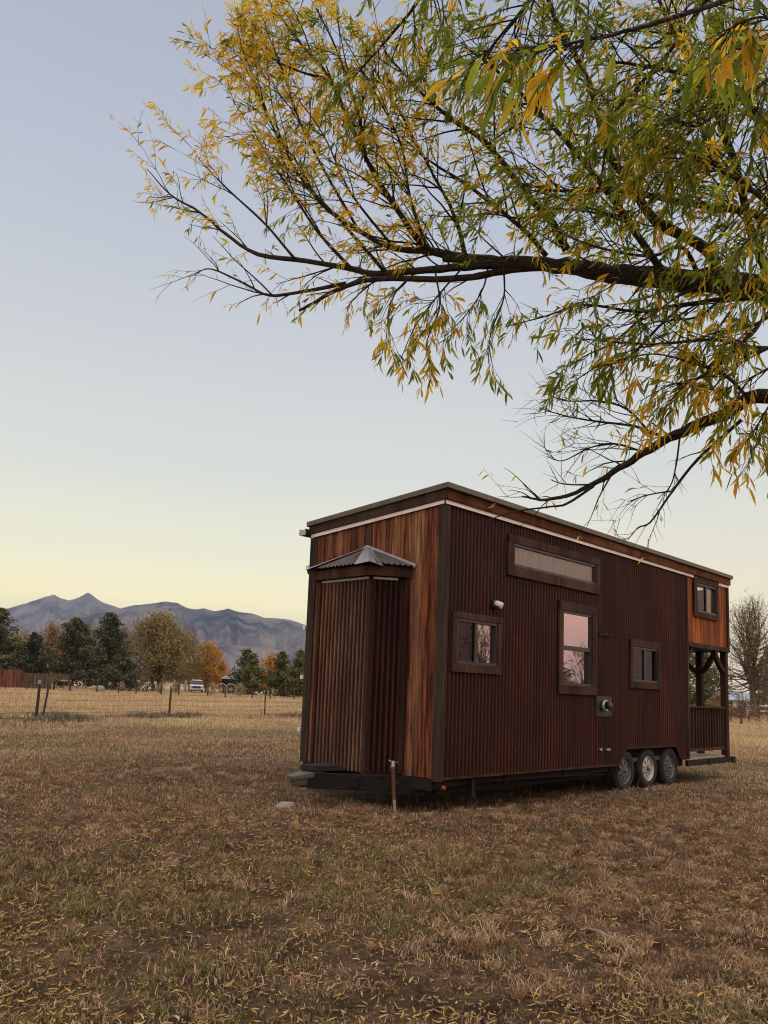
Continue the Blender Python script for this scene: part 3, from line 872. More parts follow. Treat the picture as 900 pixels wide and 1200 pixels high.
    mb.box(8.05, 8.13, -.03, -.012, .30, .42); mb.box(L2 + .06, L2 + .2, -.035, -.012, .30, .43)
    mb.build('rear_bumper', M['steel_dark'], H, bevel=.004)

    # frame rails under the floor
    mb = MB(); mb.box(.02, L1 + .2, .30, .38, .24, .44); mb.box(.02, L1 + .2, W - .38, W - .30, .24, .44); mb.box(.0, 4.5, .10, .15, .33, .43); mb.box(6.9, L1, .10, .15, .33, .43)
    for x in (.02, 1.5, 3.0, 4.4, 7.0): mb.box(x, x + .07, .07, W - .05, .32, .43)
    mb.box(-.03, .0, .07, W - .05, .30, ZB - .01)
    fr = mb.build('trailer_frame', M['steel_dark'], H)
    for (x, y) in ((-.02, .33), (.03, -.008), (-.04, W - .1), (4.42, .0)):
        mb = MB(); q = [Vector((x + .0, y + .055 * math.cos(t), .37 - .075 * math.sin(t))) for t in [math.pi * k / 8 for k in range(9)]]
        if y < .1: q = [Vector((x + .06 + .055 * math.cos(t), y, .41 - .09 * math.sin(t))) for t in [math.pi * k / 8 for k in range(9)]]
        mb.tube(q, .009, 6); mb.build('tie_down_loop', M['steel_dark'], fr)
    mb = MB(); mb.box(.72, .78, .02, .08, .19, .43); mb.box(.715, .80, .0, .09, .18, .195); mb.build('stabilizer_leg', M['steel_dark'], H)
    mb = MB(); mb.lathe([(.0, -.012), (.022, -.012), (.028, .0), (.028, .02), (0, .02)], (.135, -.002, .34), 'y', 12); mb.build('marker_light', M['orange_lens'], H)
    mb = MB(); mb.tube([(.02, .1, .41), (1.2, .06, .36), (2.6, .05, .345), (4.4, .06, .30)], .008, 5); mb.build('brake_line', M['steel_dark'], H)

    # wheels
    def wheel(x, rimmat, label):
        r0 = .338; y0 = .045; c = (x, y0, r0 - .006)
        mb = MB(); n = 48
        prof = [(.205, .012), (.222, -.004), (.26, -.016), (.300, -.012), (.322, .006), (.334, .03), (.338, .06), (.338, .09), (.331, .094), (.331, .102), (.338, .106), (.338, .16), (.334, .185),
                (.318, .205), (.26, .215), (.205, .20)]
        mb.lathe(prof, c, 'y', n)
        for k in range(n):      # tread blocks along the shoulder
            t = 2 * math.pi * k / n; q = Vector((math.cos(t), 0, math.sin(t)))
            a = Vector(c) + q * .333
            mb.bar(a + Vector((0, .012, 0)), a + Vector((0, .045, 0)), .020, .014, q)
        ty = mb.build('wheel', M['rubber'], H, smooth=True)
        if label: ty['label'] = label
        mb = MB()
        mb.lathe([(.207, -.006), (.213, .0), (.207, .01), (.196, .022), (.188, .055), (.186, .10), (.2, .17), (.207, .2)], c, 'y', 40)
        # spoked disc: eight spokes between a centre boss and the rim
        mb.lathe([(.187, .045), (.176, .026), (.160, .022), (.150, .03), (.150, .05)], c, 'y', 40)
        mb.lathe([(.036, .03), (.040, .012), (.088, .012), (.094, .03), (.094, .045)], c, 'y', 32)
        for k in range(8):
            t = 2 * math.pi * (k + .3) / 8; e = Vector((math.cos(t), 0, math.sin(t))); s = Vector((-math.sin(t), 0, math.cos(t)))
            a = Vector(c) + e * .085 + Vector((0, .014, 0)); b = Vector(c) + e * .160 + Vector((0, .024, 0)); D = Vector((0, .022, 0))
            mb.hexa([a - s * .024 + D, a + s * .024 + D, b + s * .036 + D, b - s * .036 + D, a - s * .024, a + s * .024, b + s * .036, b - s * .036])
        mb.build('rim', rimmat, ty)
        mb = MB(); mb.lathe([(.0, -.03), (.022, -.03), (.034, -.018), (.036, .014)], c, 'y', 20); mb.build('hub_cap', M['rim_grey'], ty, smooth=True)
        for k in range(6):
            t = 2 * math.pi * k / 6; mb = MB(); mb.lathe([(0, -.008), (.010, -.008), (.011, .013)], Vector(c) + Vector((math.cos(t) * .066, 0, math.sin(t) * .066)), 'y', 6)
            mb.build('lug_nut', M['steel_bright'], ty)
        mb = MB(); mb.lathe([(.0, .05), (.19, .05)], c, 'y', 24); mb.build('brake_drum', M['steel_dark'], ty)
        # the twin on the far side
        mb = MB(); mb.lathe([(q, W - o - .09) for q, o in prof], (x, 0, c[2]), 'y', 32); fw = mb.build('wheel', M['rubber'], H, smooth=True)
        mb = MB(); mb.lathe([(.205, W - .10), (.0, W - .12)], (x, 0, c[2]), 'y', 24); mb.build('rim', rimmat, fw)
        mb = MB(); mb.tube([(x, .2, c[2]), (x, W - .25, c[2])], .04, 8); mb.build('axle', M['steel_dark'], H)
    wheel(4.825, M['rim_grey'], None); wheel(5.66, M['rim_white'], 'wheel with a pale rim'); wheel(6.495, M['rim_grey'], None)

    # wall details
    mb = MB(); mb.box(3.78, 4.257, -.024, -.010, 1.218, 1.535); vh = mb.build('flue_vent', M['vent_green'], H, bevel=.003)
    mb = MB(); mb.lathe([(.0, -.03), (.07, -.03), (.086, -.038), (.094, -.05), (.094, -.075), (.082, -.085), (.07, -.085), (.07, -.04)], (3.99, 0, 1.39), 'y', 28); mb.build('flue_ring', M['galv'], vh, smooth=True)
    mb = MB(); mb.lathe([(.045, -.04), (.045, -.12), (.064, -.125), (.066, -.15), (.05, -.165), (0, -.17)], (3.99, 0, 1.39), 'y', 24); mb.build('flue_cap', M['black_plastic'], vh, smooth=True)
    for i, (a, b, z) in enumerate(((3.85, 4.21, 2.525), (3.87, 3.95, .71), (4.08, 4.2, .70))):
        mb = MB(); mb.box(a, b, -.035, -.01, z - .02, z + .02); mb.build('latch', M['steel_dark'] if i == 0 else M['steel_bright'], H)
    mb = MB(); mb.box(1.0, 1.10, -.05, -.01, 2.66, 2.76); sl = mb.build('security_light', M['black_plastic'], H)
    mb = MB(); c0 = Vector((1.05, -.055, 2.72)); dd = Vector((.35, -.75, -.35)).normalized(); mb.tube([c0 - dd * .01, c0 + dd * .02, c0 + dd * .09, c0 + dd * .10], [.035, .046, .046, .04], 14); mb.build('lamp_head', M['white_plastic'], sl, smooth=False)
    mb = MB(); mb.tube([(1.055, -.05, 2.69), (1.06, -.10, 2.65)], [.035, .045], 10); mb.build('motion_sensor', M['black_plastic'], sl)

    # storage bay over the hitch: a shallow prow of corrugated sheet with a hipped metal roof
    A = (-.40, .87); B = (-.40, 1.87); C0 = (0, .60); D0 = (0, 2.17); zb0, zb1 = .46, 2.95
    mb = MB()

    def panel(p, q):
        p = Vector((p[0], p[1], 0)); q = Vector((q[0], q[1], 0)); L = (q - p).length; d = (q - p) / L; nrm = Vector((d.y, -d.x, 0))
        if nrm.x > 0: nrm = -nrm
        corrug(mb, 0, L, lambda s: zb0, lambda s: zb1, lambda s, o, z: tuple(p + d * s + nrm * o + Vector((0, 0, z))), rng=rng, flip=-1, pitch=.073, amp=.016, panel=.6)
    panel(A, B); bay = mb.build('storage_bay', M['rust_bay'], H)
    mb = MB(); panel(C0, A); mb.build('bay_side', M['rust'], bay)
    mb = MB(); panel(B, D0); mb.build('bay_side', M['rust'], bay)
    mb = MB(); mb.tone = .2
    for p in (A, B): mb.bar((p[0] - .008, p[1], zb0 - .02), (p[0] - .008, p[1], zb1 + .03), .05, .05)
    for p, s in ((C0, 1),): mb.box(-.05, .0, p[1] - .05, p[1] + .06, zb0, zb1)
    mb.build('bay_corner_trim', M['trim'], bay)
    o_ = .10
    E_ = [(0, C0[1] - .09), (A[0] - o_, A[1] - .06), (B[0] - o_, B[1] + .06), (0, D0[1] + .11)]
    mb = MB(); mb.tone = .7
    I_ = [(0, C0[1] - .04), (A[0] - o_ + .04, A[1] - .04), (B[0] - o_ + .04, B[1] + .04), (0, D0[1] + .05)]
    for i in range(3):
        p, q = E_[i], E_[i + 1]; pi, qi = I_[i], I_[i + 1]
        if i == 1: mb.tone = .9
        mb.hexa([(p[0], p[1], 2.975), (q[0], q[1], 2.975), (qi[0], qi[1], 2.975), (pi[0], pi[1], 2.975), (p[0], p[1], 3.105), (q[0], q[1], 3.105), (qi[0], qi[1], 3.105), (pi[0], pi[1], 3.105)])
    mb.build('bay_fascia', M['trim'], bay)
    mb = MB(); mb.box(A[0] - .02, A[0] + .0, A[1] + .02, B[1] - .02, zb1 - .01, zb1 + .022)
    dv = Vector((A[0] - C0[0], A[1] - C0[1], 0)); nv = Vector((-dv.y, dv.x, 0)).normalized() * .018
    if nv.x > 0: nv = -nv
    mb.bar(Vector((C0[0], C0[1], zb1)) + dv * .28 + nv, Vector((C0[0], C0[1], zb1)) + dv * .96 + nv, .012, .03)
    mb.build('bay_flashing', M['galv'], bay)
    ap = Vector((-.005, 1.37, 3.47)); ze = 3.125
    K = [Vector((-.0, E_[0][1] - .06, ze)), Vector((E_[1][0] - .07, E_[1][1] - .05, ze)), Vector((E_[2][0] - .07, E_[2][1] + .05, ze)), Vector((0, E_[3][1] + .06, ze))]
    mb = MB()
    for i in range(3):
        p, q = K[i], K[i + 1]; n = int((q - p).length / .019); nrm = (q - p).cross(ap - p).normalized()
        if nrm.z < 0: nrm = -nrm
        for k in range(n):
            a = p.lerp(q, k / n); b = p.lerp(q, (k + 1) / n); oa = nrm * .012 * math.cos(k * math.pi / 2); ob = nrm * .012 * math.cos((k + 1) * math.pi / 2)
            mb.tri(a + oa, b + ob, ap)
    mb.build('bay_roof', M['bay_roof'], bay)
    mb = MB(); up = Vector((0, 0, .016))
    for kx in (K[1], K[2]):
        d = (kx - ap).normalized(); s = d.cross(Vector((0, 0, 1))).normalized()
        wdt = .19
        for sg in (-1, 1):
            drop = Vector((0, 0, -.052))
            a0 = ap + up; a1 = kx + up + d * .02
            mb.quad(a0, a1, a1 + s * sg * wdt + drop, a0 + s * sg * .05 + drop * .4)
    for kx in (K[0], K[3]):
        d = (kx - ap); mb.bar(ap + Vector((-.02, 0, .0)), kx + Vector((-.02, 0, 0)), .012, .05)
    mb.build('ridge_cap', M['galv'], bay)

    # hitch: A frame, coupler, jack
    tip = Vector((-1.02, 1.28, .36))
    mb = MB()
    for p in (Vector((.06, .40, .345)), Vector((.06, W - .40, .345))):
        mb.bar(p, tip + Vector((0, (p.y - tip.y) * .05, -.0)), .07, .19)
        mb.bar(p + Vector((0, 0, -.05)), p.lerp(tip, .86) + Vector((0, 0, -.05)), .085, .10)
    mb.box(-.62, -.55, .80, 1.76, .29, .42); mb.box(-.36, .04, .62, 1.95, .425, .452)
    tg = mb.build('hitch_frame', M['steel_dark'], H, bevel=.006)
    mb = MB()
    mb.hexa([(-1.26, 1.22, .37), (-1.26, 1.34, .37), (-.86, 1.42, .40), (-.86, 1.14, .40), (-1.27, 1.21, .425), (-1.27, 1.35, .425), (-.86, 1.43, .48), (-.86, 1.13, .48)])
    mb.hexa([(-1.2, 1.24, .30), (-1.2, 1.32, .30), (-.9, 1.36, .30), (-.9, 1.20, .30), (-1.24, 1.23, .37), (-1.24, 1.33, .37), (-.9, 1.38, .39), (-.9, 1.18, .39)])
    mb.build('coupler', M['coupler'], tg, bevel=.012)
    mb = MB(); mb.hexa([(-1.0, 1.12, .475), (-1.0, 1.44, .475), (-.58, 1.50, .475), (-.58, 1.06, .475), (-.97, 1.15, .54), (-.97, 1.41, .54), (-.60, 1.46, .54), (-.60, 1.10, .54)])
    mb.build('hitch_cover', M['steel_dark'], tg, bevel=.01)
    mb = MB(); mb.box(-.44, -.36, .78, .86, .40, .50); mb.tube([(-.42, .80, .50), (-.43, .78, .38)], .014, 6); mb.build('brake_actuator', M['steel_dark'], tg)
    mb = MB(); mb.tube([(-.43, .785, .44), (-.435, .78, .36)], .010, 6); mb.build('latch_pin', M['steel_bright'], tg)
    jx, jy = -.22, .50
    mb = MB(); mb.tube([(jx, jy + .035, .56), (jx, jy, .16)], .028, 10); mb.tube([(jx, jy + .02, .36), (jx + .18, jy + .06, .36)], .03, 6)
    jk = mb.build('levelling_jack', M['steel_rusty'], tg)
    mb = MB(); mb.tube([(jx, jy + .001, .17), (jx + .003, jy - .02, -.01)], .022, 8); mb.build('jack_foot', M['steel_bright'], tg)
    mb = MB(); mb.tube([(jx, jy + .037, .55), (jx, jy + .04, .63)], [.03, .022], 8); mb.tube([(jx, jy - .04, .62), (jx, jy + .03, .60), (jx, jy + .11, .63)], .010, 6); mb.build('jack_crank', M['steel_bright'], tg)
    mb = MB(); mb.tube([(-.70, 1.0, .27), (-.68, .98, .16), (-.74, 1.0, .06), (-.86, 1.10, .02), (-1.02, 1.22, .012), (-1.10, 1.30, .02)], .008, 5); mb.build('trailer_cable', M['black_plastic'], tg)
    return H


house = build_house()

# ------------------------------------------------------------------ the willow overhead
def smooth_path(P, n):
    P = [Vector(p) for p in P]; Q = [P[0] * 2 - P[1]] + P + [P[-1] * 2 - P[-2]]
    out = []
    for i in range(len(P) - 1):
        p0, p1, p2, p3 = Q[i:i + 4]
        for k in range(n):
            t = k / n
            out.append(.5 * ((2 * p1) + (p2 - p0) * t + (2 * p0 - 5 * p1 + 4 * p2 - p3) * t * t + (3 * p1 - p0 - 3 * p2 + p3) * t ** 3))
    out.append(P[-1])
    return out


def build_willow():
    rng = random.Random(23)
    base = far(1520, 5.2); base.z = 0
    T = thing('willow_tree', 'large willow turning yellow whose limbs hang over the tiny house', 'tree', base)
    leaves = {}

    def rv(): return Vector((rng.gauss(0, 1), rng.gauss(0, 1), rng.gauss(0, 1)))

    def leaf(lf, p, d, size, tn):
        """a narrow pointed leaf, folded a little and bent"""
        L = size * rng.choice((.5, .75, 1, 1, 1.1)) * rng.uniform(.75, 1.15); wd = L * rng.uniform(.06, .095)
        s = d.cross(rv()).normalized(); b = s.cross(d).normalized()
        bend = rng.uniform(-.10, .30) * L; g = Vector((0, 0, -1))
        q = [p, p + d * L * .33 + b * bend * .4, p + d * L * .68 + b * bend * .2 + g * L * .04, p + d * L - b * bend * .6 + g * L * .12]
        n = len(lf.v)
        for i, ww in ((1, 1), (2, .8)):
            lf.v += [tuple(q[i] - s * wd + b * wd * .35), tuple(q[i] + s * wd + b * wd * .35)]
        lf.v += [tuple(q[0]), tuple(q[3]), tuple(q[1]), tuple(q[2])]
        lf.tone = tn
        lf.face((n + 4, n + 1, n + 6)); lf.face((n + 4, n + 6, n)); lf.face((n, n + 6, n + 7, n + 2)); lf.face((n + 6, n + 1, n + 3, n + 7))
        lf.face((n + 2, n + 7, n + 5)); lf.face((n + 7, n + 3, n + 5))

    def twig(bm, lf, p, d, L, yel, ls, dens, droop, r):
        k = 5; q = p.copy(); pts = [q.copy()]; d = d.normalized()
        for i in range(k):
            d = (d + rv() * .11 + Vector((0, 0, -droop * (i + 1) / k))).normalized(); q = q + d * L / k; pts.append(q.copy())
        bm.tube(pts, [r * (1 - .75 * i / k) for i in range(k + 1)], 3, False)
        own = rng.random() < yel
        n = int(L / .017 * dens + rng.random())
        for i in range(n):
            t = min(.999, rng.uniform(.08, 1) ** .75) * k; j = int(t); a = pts[j].lerp(pts[j + 1], t - j); dd = (pts[j + 1] - pts[j]).normalized()
            o = rv(); o = (o - dd * o.dot(dd)).normalized()
            ld = (dd * rng.uniform(.45, .9) + o * rng.uniform(.35, .8) + Vector((0, 0, -rng.uniform(.05, .75)))).normalized()
            y = own if rng.random() < .86 else (rng.random() < yel)
            tn = rng.uniform(.52, .95) if y else rng.betavariate(1.6, 2.0) * .5
            leaf(lf, a, ld, ls, tn)
        return pts

    def branch(name, pts, r0, r1, yel=.5, dens=1.0, leafsz=.085, kids=6, klen=(.5, 1.0), tw=7, twl=(.22, .5), up=.15, droop=.10, start=.12, parent=None, n=5, sides=8, fan=.75, tip=True, bias=(0, 0, 0), bias_px=None):
        bm = MB(); lf = MB()
        P = smooth_path(pts, n)
        wob = r0 * .12
        P = [p + rv() * (wob if 0 < i < len(P) - 1 else 0) * .5 for i, p in enumerate(P)]
        m = len(P)
        rad = [(r0 + (r1 - r0) * (i / (m - 1)) ** 1.0) * rng.uniform(.93, 1.08) for i in range(m)]
        bm.tube(P, rad, sides)
        L = sum((P[i + 1] - P[i]).length for i in range(m - 1))
        B = Vector(bias)

        def twigs_on(Q, count, ln, rr, s0=.15):
            for _ in range(count):
                t = rng.uniform(s0, 1) * (len(Q) - 1.001); j = int(t)
                a = Q[j].lerp(Q[j + 1], t - j); d = (Q[j + 1] - Q[j]).normalized()
                o = rv(); o = (o - d * o.dot(d)).normalized()
                twig(bm, lf, a, d * rng.uniform(.6, 1.1) + o * rng.uniform(.4, .9) + Vector((0, 0, up * .6)) + B * .3, rng.uniform(*ln), yel, leafsz, dens * rng.uniform(.5, 1.3), droop, rr)
        nk = int(kids * L + .5)
        for _ in range(nk):
            t = start + (1 - start) * rng.random(); j = min(int(t * (m - 1)), m - 2)
            a = P[j].lerp(P[j + 1], t * (m - 1) - j); d = (P[j + 1] - P[j]).normalized()
            o = rv(); o = (o - d * o.dot(d)).normalized()
            d2 = (d * rng.uniform(.5, 1.0) + o * fan * rng.uniform(.5, 1.1) + Vector((0, 0, up)) + B).normalized()
            ll = rng.uniform(*klen) * (1.1 - .5 * t); q = a.copy(); Q = [q.copy()]
            for i in range(6):
                d2 = (d2 + rv() * .10 + Vector((0, 0, -droop * .5 * i / 6)) + B * .05).normalized(); q = q + d2 * ll / 6; Q.append(q.copy())
            rr = min(rad[j] * .55, .004 + .007 * ll)
            bm.tube(Q, [rr * (1 - .72 * i / 6) for i in range(7)], 4, False)
            twigs_on(Q, max(1, int(tw * ll * rng.uniform(.7, 1.3))), twl, .0024)
        if tip:
            j0 = int(m * .55); twigs_on(P[j0:], max(2, int(tw * L * .45)), twl, .0026)
        o = bm.build(name, M['bark'], parent or T, smooth=True)
        if lf.f: lf.build('foliage', M['willow_leaf'], o)
        return P

    def px(*seq):
        return [at(*s) for s in seq]
    # trunk and the two great limbs
    tk = MB()
    fork = base + Vector((0, 0, 2.3))
    tk.tube(smooth_path([base + Vector((0, 0, -.2)), base + Vector((.02, .03, .5)), base + Vector((-.05, 0, 1.3)), fork], 4),
            [.52, .46, .41, .38, .36, .35, .34, .34, .33, .33, .33, .34, .34], 16)
    trunk = tk.build('trunk', M['bark'], T, smooth=True)
    main = branch('limb', [fork + Vector((0, 0, -.15))] + px((1200, 440, 5.0), (1020, 372, 4.95), (890, 338, 5.1), (800, 327, 5.3), (730, 322, 5.5), (650, 311, 5.7), (585, 306, 5.9), (520, 303, 6.1)),
                  .125, .028, yel=.35, kids=2.2, klen=(.4, .9), tw=7, up=.5, start=.3, sides=14, n=6, tip=False)
    low = branch('limb', [fork + Vector((0, 0, -.35))] + px((1250, 560, 4.7), (1050, 510, 4.6), (905, 464, 4.7), (849, 485, 4.85), (800, 506, 5.0), (762, 526, 5.15), (726, 549, 5.3), (682, 574, 5.5), (640, 586, 5.7), (612, 582, 5.85)),
                 .058, .006, yel=.75, kids=2.6, klen=(.3, .6), tw=5, twl=(.12, .3), dens=.22, up=.1, start=.42, sides=10, tip=False)
    top = branch('limb', [fork + Vector((0, 0, -.05))] + px((1250, 150, 4.9), (1050, -40, 4.9), (880, -130, 5.0), (720, -170, 5.2), (560, -175, 5.5), (430, -150, 5.8)),
                 .22, .03, yel=.45, kids=4, klen=(.6, 1.2), tw=6, up=-.25, start=.35, sides=10)

    # branches of the left part: yellow, thin, reaching up and left
    BL = [
        # path, r0, r1, yellow, density, kids per metre, twigs per metre
        ([(590, 306, 5.88), (545, 302, 6.03), (500, 294, 6.15), (462, 291, 6.25), (420, 270, 6.35), (374, 236, 6.5), (353, 198, 6.6), (331, 169, 6.7)], .038, .008, .72, .50, 5.5, 7),
        ([(580, 305, 5.92), (540, 301, 6.05), (500, 291, 6.15), (462, 241, 6.1), (429, 186, 6.1), (386, 93, 6.1), (348, 46, 6.1), (318, 5, 6.15)], .036, .007, .80, .62, 7, 8),
        ([(429, 190, 6.1), (421, 139, 6.0), (395, 60, 5.9), (370, 10, 5.9)], .018, .005, .7, .65, 7, 8),
        ([(640, 311, 5.72), (580, 310, 5.9), (545, 312, 6.0), (517, 315, 6.1), (441, 321, 6.3), (412, 315, 6.4), (361, 306, 6.5), (302, 298, 6.65), (264, 274, 6.8), (234, 249, 6.9), (200, 228, 7.0), (172, 198, 7.1)], .042, .005, .74, .26, 4.5, 6),
        ([(660, 312, 5.68), (610, 314, 5.82), (570, 321, 5.95), (530, 327, 6.05), (441, 327, 6.2), (399, 338, 6.2), (372, 352, 6.2), (350, 364, 6.2)], .036, .013, .6, .3, .8, 2),
        ([(405, 332, 6.2), (353, 342, 6.3), (315, 346, 6.4), (289, 334, 6.5), (247, 315, 6.6), (226, 323, 6.7)], .018, .004, .7, .12, 4.5, 5),
        ([(664, 293, 5.75), (647, 262, 5.7), (616, 227, 5.65), (571, 169, 5.6), (527, 138, 5.6), (495, 110, 5.6), (450, 60, 5.6)], .036, .007, .68, .55, 6, 8),
        ([(545, 300, 6.0), (538, 270, 5.95), (527, 240, 5.9), (509, 208, 5.9), (462, 120, 5.9), (430, 70, 5.9)], .022, .005, .66, .55, 6, 8),
        ([(640, 300, 5.8), (611, 267, 5.8), (549, 218, 5.85), (505, 190, 5.9), (470, 160, 5.9)], .022, .005, .64, .5, 6, 7),
        ([(412, 315, 6.35), (375, 275, 6.4), (338, 220, 6.5), (312, 180, 6.55), (295, 150, 6.6)], .016, .004, .84, .55, 6.5, 8),
        ([(345, 303, 6.5), (310, 262, 6.6), (270, 225, 6.7), (250, 205, 6.75), (232, 185, 6.8)], .013, .004, .82, .42, 6, 7),
        ([(386, 93, 6.1), (355, 85, 6.2), (325, 72, 6.3), (300, 52, 6.35)], .012, .004, .85, .6, 7, 8),
        ([(450, 318, 6.25), (400, 260, 6.3), (350, 205, 6.4), (325, 150, 6.45), (315, 95, 6.45), (312, 45, 6.45)], .016, .004, .8, .6, 7, 8),
        ([(234, 249, 6.9), (215, 246, 6.95), (200, 242, 7.0), (190, 240, 7.05)], .008, .003, .8, .12, 3, 4),
        ([(353, 198, 6.6), (320, 150, 6.5), (300, 100, 6.4), (285, 60, 6.4)], .012, .004, .8, .6, 7, 8),
        ([(330, 170, 6.5), (312, 130, 6.5), (300, 80, 6.5), (295, 30, 6.5)], .010, .004, .85, .6, 7, 8),
        ([(420, 270, 6.35), (380, 200, 6.3), (350, 140, 6.2), (330, 80, 6.2), (310, 30, 6.2)], .014, .004, .75, .6, 7, 8),
        ([(500, 294, 6.1), (480, 230, 6.0), (470, 170, 6.0), (440, 110, 5.9), (400, 40, 5.9)], .016, .004, .6, .6, 7, 8),
        ([(462, 291, 6.25), (410, 225, 6.2), (380, 160, 6.2), (345, 110, 6.2)], .013, .004, .7, .55, 7, 8),
    ]
    for pth, r0, r1, yl, dn, kd, tw_ in BL:
        branch('branch', px(*pth), r0 * .92, r1 * .8, yel=yl, dens=dn * 1.7, leafsz=.083, kids=kd * 1.3, klen=(.3, .75), tw=tw_ * 1.15, twl=(.14, .34), up=.12, droop=.05, start=.22, n=4, sides=6, bias=Vector(-r_ * .08))
    # upper right: dense green
    BR = [
        ([(840, 325, 5.2), (829, 293, 5.2), (767, 258, 5.2), (740, 215, 5.2), (713, 178, 5.2), (687, 89, 5.2), (650, 20, 5.2), (630, -40, 5.2)], .040, .010),
        ([(960, 345, 4.95), (900, 258, 5.0), (811, 240, 5.1), (722, 222, 5.2), (660, 224, 5.3), (610, 215, 5.4)], .030, .006),
        ([(905, 335, 5.1), (880, 270, 4.9), (860, 190, 4.8), (830, 110, 4.7), (790, 40, 4.7), (760, -30, 4.7)], .030, .008),
        ([(1010, 368, 4.95), (960, 240, 4.7), (905, 150, 4.6), (840, 100, 4.6), (770, 80, 4.7), (700, 70, 4.8)], .030, .006),
        ([(780, 325, 5.4), (750, 280, 5.3), (700, 210, 5.3), (640, 140, 5.3), (590, 90, 5.4), (540, 50, 5.5)], .028, .006),
        ([(1010, 368, 4.95), (940, 290, 4.5), (890, 230, 4.4), (830, 190, 4.4), (770, 170, 4.5)], .022, .005),
        ([(720, -170, 5.2), (690, -90, 5.1), (630, -10, 5.1), (580, 50, 5.2), (540, 100, 5.3)], .02, .005),
        ([(560, -175, 5.5), (530, -80, 5.5), (490, 0, 5.5), (450, 50, 5.6), (415, 90, 5.7)], .02, .005),
        ([(880, -130, 5.0), (850, -40, 4.8), (800, 40, 4.7), (740, 110, 4.7), (700, 150, 4.8)], .02, .005),
        ([(1050, -40, 4.9), (980, 40, 4.5), (920, 80, 4.3), (860, 120, 4.2), (800, 160, 4.2)], .02, .005),
        ([(820, 327, 5.3), (800, 290, 5.1), (760, 300, 5.0), (700, 290, 5.0), (650, 270, 5.1)], .016, .004),
        ([(1050, -40, 4.9), (990, 90, 4.4), (940, 180, 4.3), (900, 250, 4.3), (860, 300, 4.3)], .018, .005),
    ]
    for i, (pth, r0, r1) in enumerate(BR):
        branch('branch', px(*pth), r0, r1, yel=.14 + .10 * (i % 3), dens=.9, leafsz=.086, kids=9, klen=(.35, .8), tw=10, twl=(.18, .42), up=.05, droop=.16, start=.2, n=4, sides=6)
    # hanging foliage under the main limb
    for pth, yl in (([(572, 312, 5.95), (565, 340, 5.9), (545, 370, 5.9), (520, 395, 5.9)], .30), ([(540, 316, 6.0), (510, 350, 5.95), (485, 385, 5.95), (470, 420, 5.95)], .45),
                    ([(590, 310, 5.85), (590, 350, 5.8), (575, 390, 5.8), (572, 425, 5.8)], .3), ([(480, 325, 6.1), (462, 345, 6.05), (455, 375, 6.05), (452, 400, 6.05)], .55),
                    ([(510, 320, 6.0), (515, 360, 5.9), (500, 400, 5.9), (503, 425, 5.9)], .75), ([(440, 328, 6.2), (420, 345, 6.15), (405, 362, 6.15)], .8)):
        branch('branch', px(*pth), .008, .003, yel=yl, dens=.75, leafsz=.10, kids=13, klen=(.18, .36), tw=11, twl=(.10, .22), up=-.10, droop=.3, start=.15, n=4, sides=5, fan=.6)
    # lower right: second thin limbs and their drooping yellow and green foliage
    for pth, r0, yl, dn in (([(960, 352, 4.95), (879, 347, 4.9), (798, 357, 5.0), (747, 365, 5.1), (685, 357, 5.2), (640, 370, 5.3), (593, 383, 5.4)], .018, .4, .22),
                            ([(1040, 395, 4.9), (900, 408, 4.7), (838, 398, 4.75), (767, 403, 4.9), (715, 400, 5.0), (676, 397, 5.05)], .016, .45, .5),
                            ([(920, 340, 5.0), (880, 390, 4.7), (840, 430, 4.7), (805, 450, 4.7), (785, 470, 4.7)], .012, .5, .7),
                            ([(1040, 400, 4.9), (940, 420, 4.5), (885, 440, 4.5), (862, 470, 4.5), (855, 500, 4.5)], .012, .72, .75),
                            ([(1040, 400, 4.9), (960, 430, 4.4), (915, 460, 4.3), (892, 490, 4.3), (885, 510, 4.3)], .012, .6, .6),
                            ([(880, 470, 4.75), (850, 440, 4.75), (810, 425, 4.8), (770, 415, 4.85), (730, 420, 4.9)], .012, .5, .7),
                            ([(870, 475, 4.8), (830, 455, 4.75), (790, 450, 4.75), (750, 470, 4.75)], .010, .85, .8),
                            ([(800, 357, 5.0), (770, 385, 4.95), (735, 420, 4.95), (700, 430, 5.0), (675, 445, 5.05)], .011, .12, .8),
                            ([(760, 365, 5.1), (720, 400, 5.05), (690, 415, 5.05), (665, 430, 5.1)], .009, .10, .8),
                            ([(900, 345, 5.0), (890, 380, 4.6), (870, 400, 4.5), (850, 390, 4.5)], .010, .45, .8),
                            ([(930, 348, 5.0), (900, 372, 4.8), (870, 385, 4.8), (830, 392, 4.8), (790, 410, 4.85)], .012, .3, .8),
                            ([(820, 335, 5.2), (790, 350, 5.1), (760, 372, 5.05), (720, 385, 5.05)], .011, .25, .8),
                            ([(960, 400, 4.8), (910, 405, 4.6), (870, 420, 4.55), (840, 450, 4.55), (825, 470, 4.55)], .012, .4, .8),
                            ([(870, 345, 5.1), (845, 380, 4.9), (825, 410, 4.85), (810, 440, 4.85)], .010, .35, .8),
                            ([(850, 345, 5.2), (820, 370, 5.0), (790, 375, 5.0), (750, 380, 5.0)], .010, .4, .6)):
        branch('branch', px(*pth), r0, .003, yel=yl, dens=dn, leafsz=.105, kids=8, klen=(.18, .40), tw=9, twl=(.12, .24), up=-.02, droop=.2, start=.2, n=4, sides=5, fan=.7)
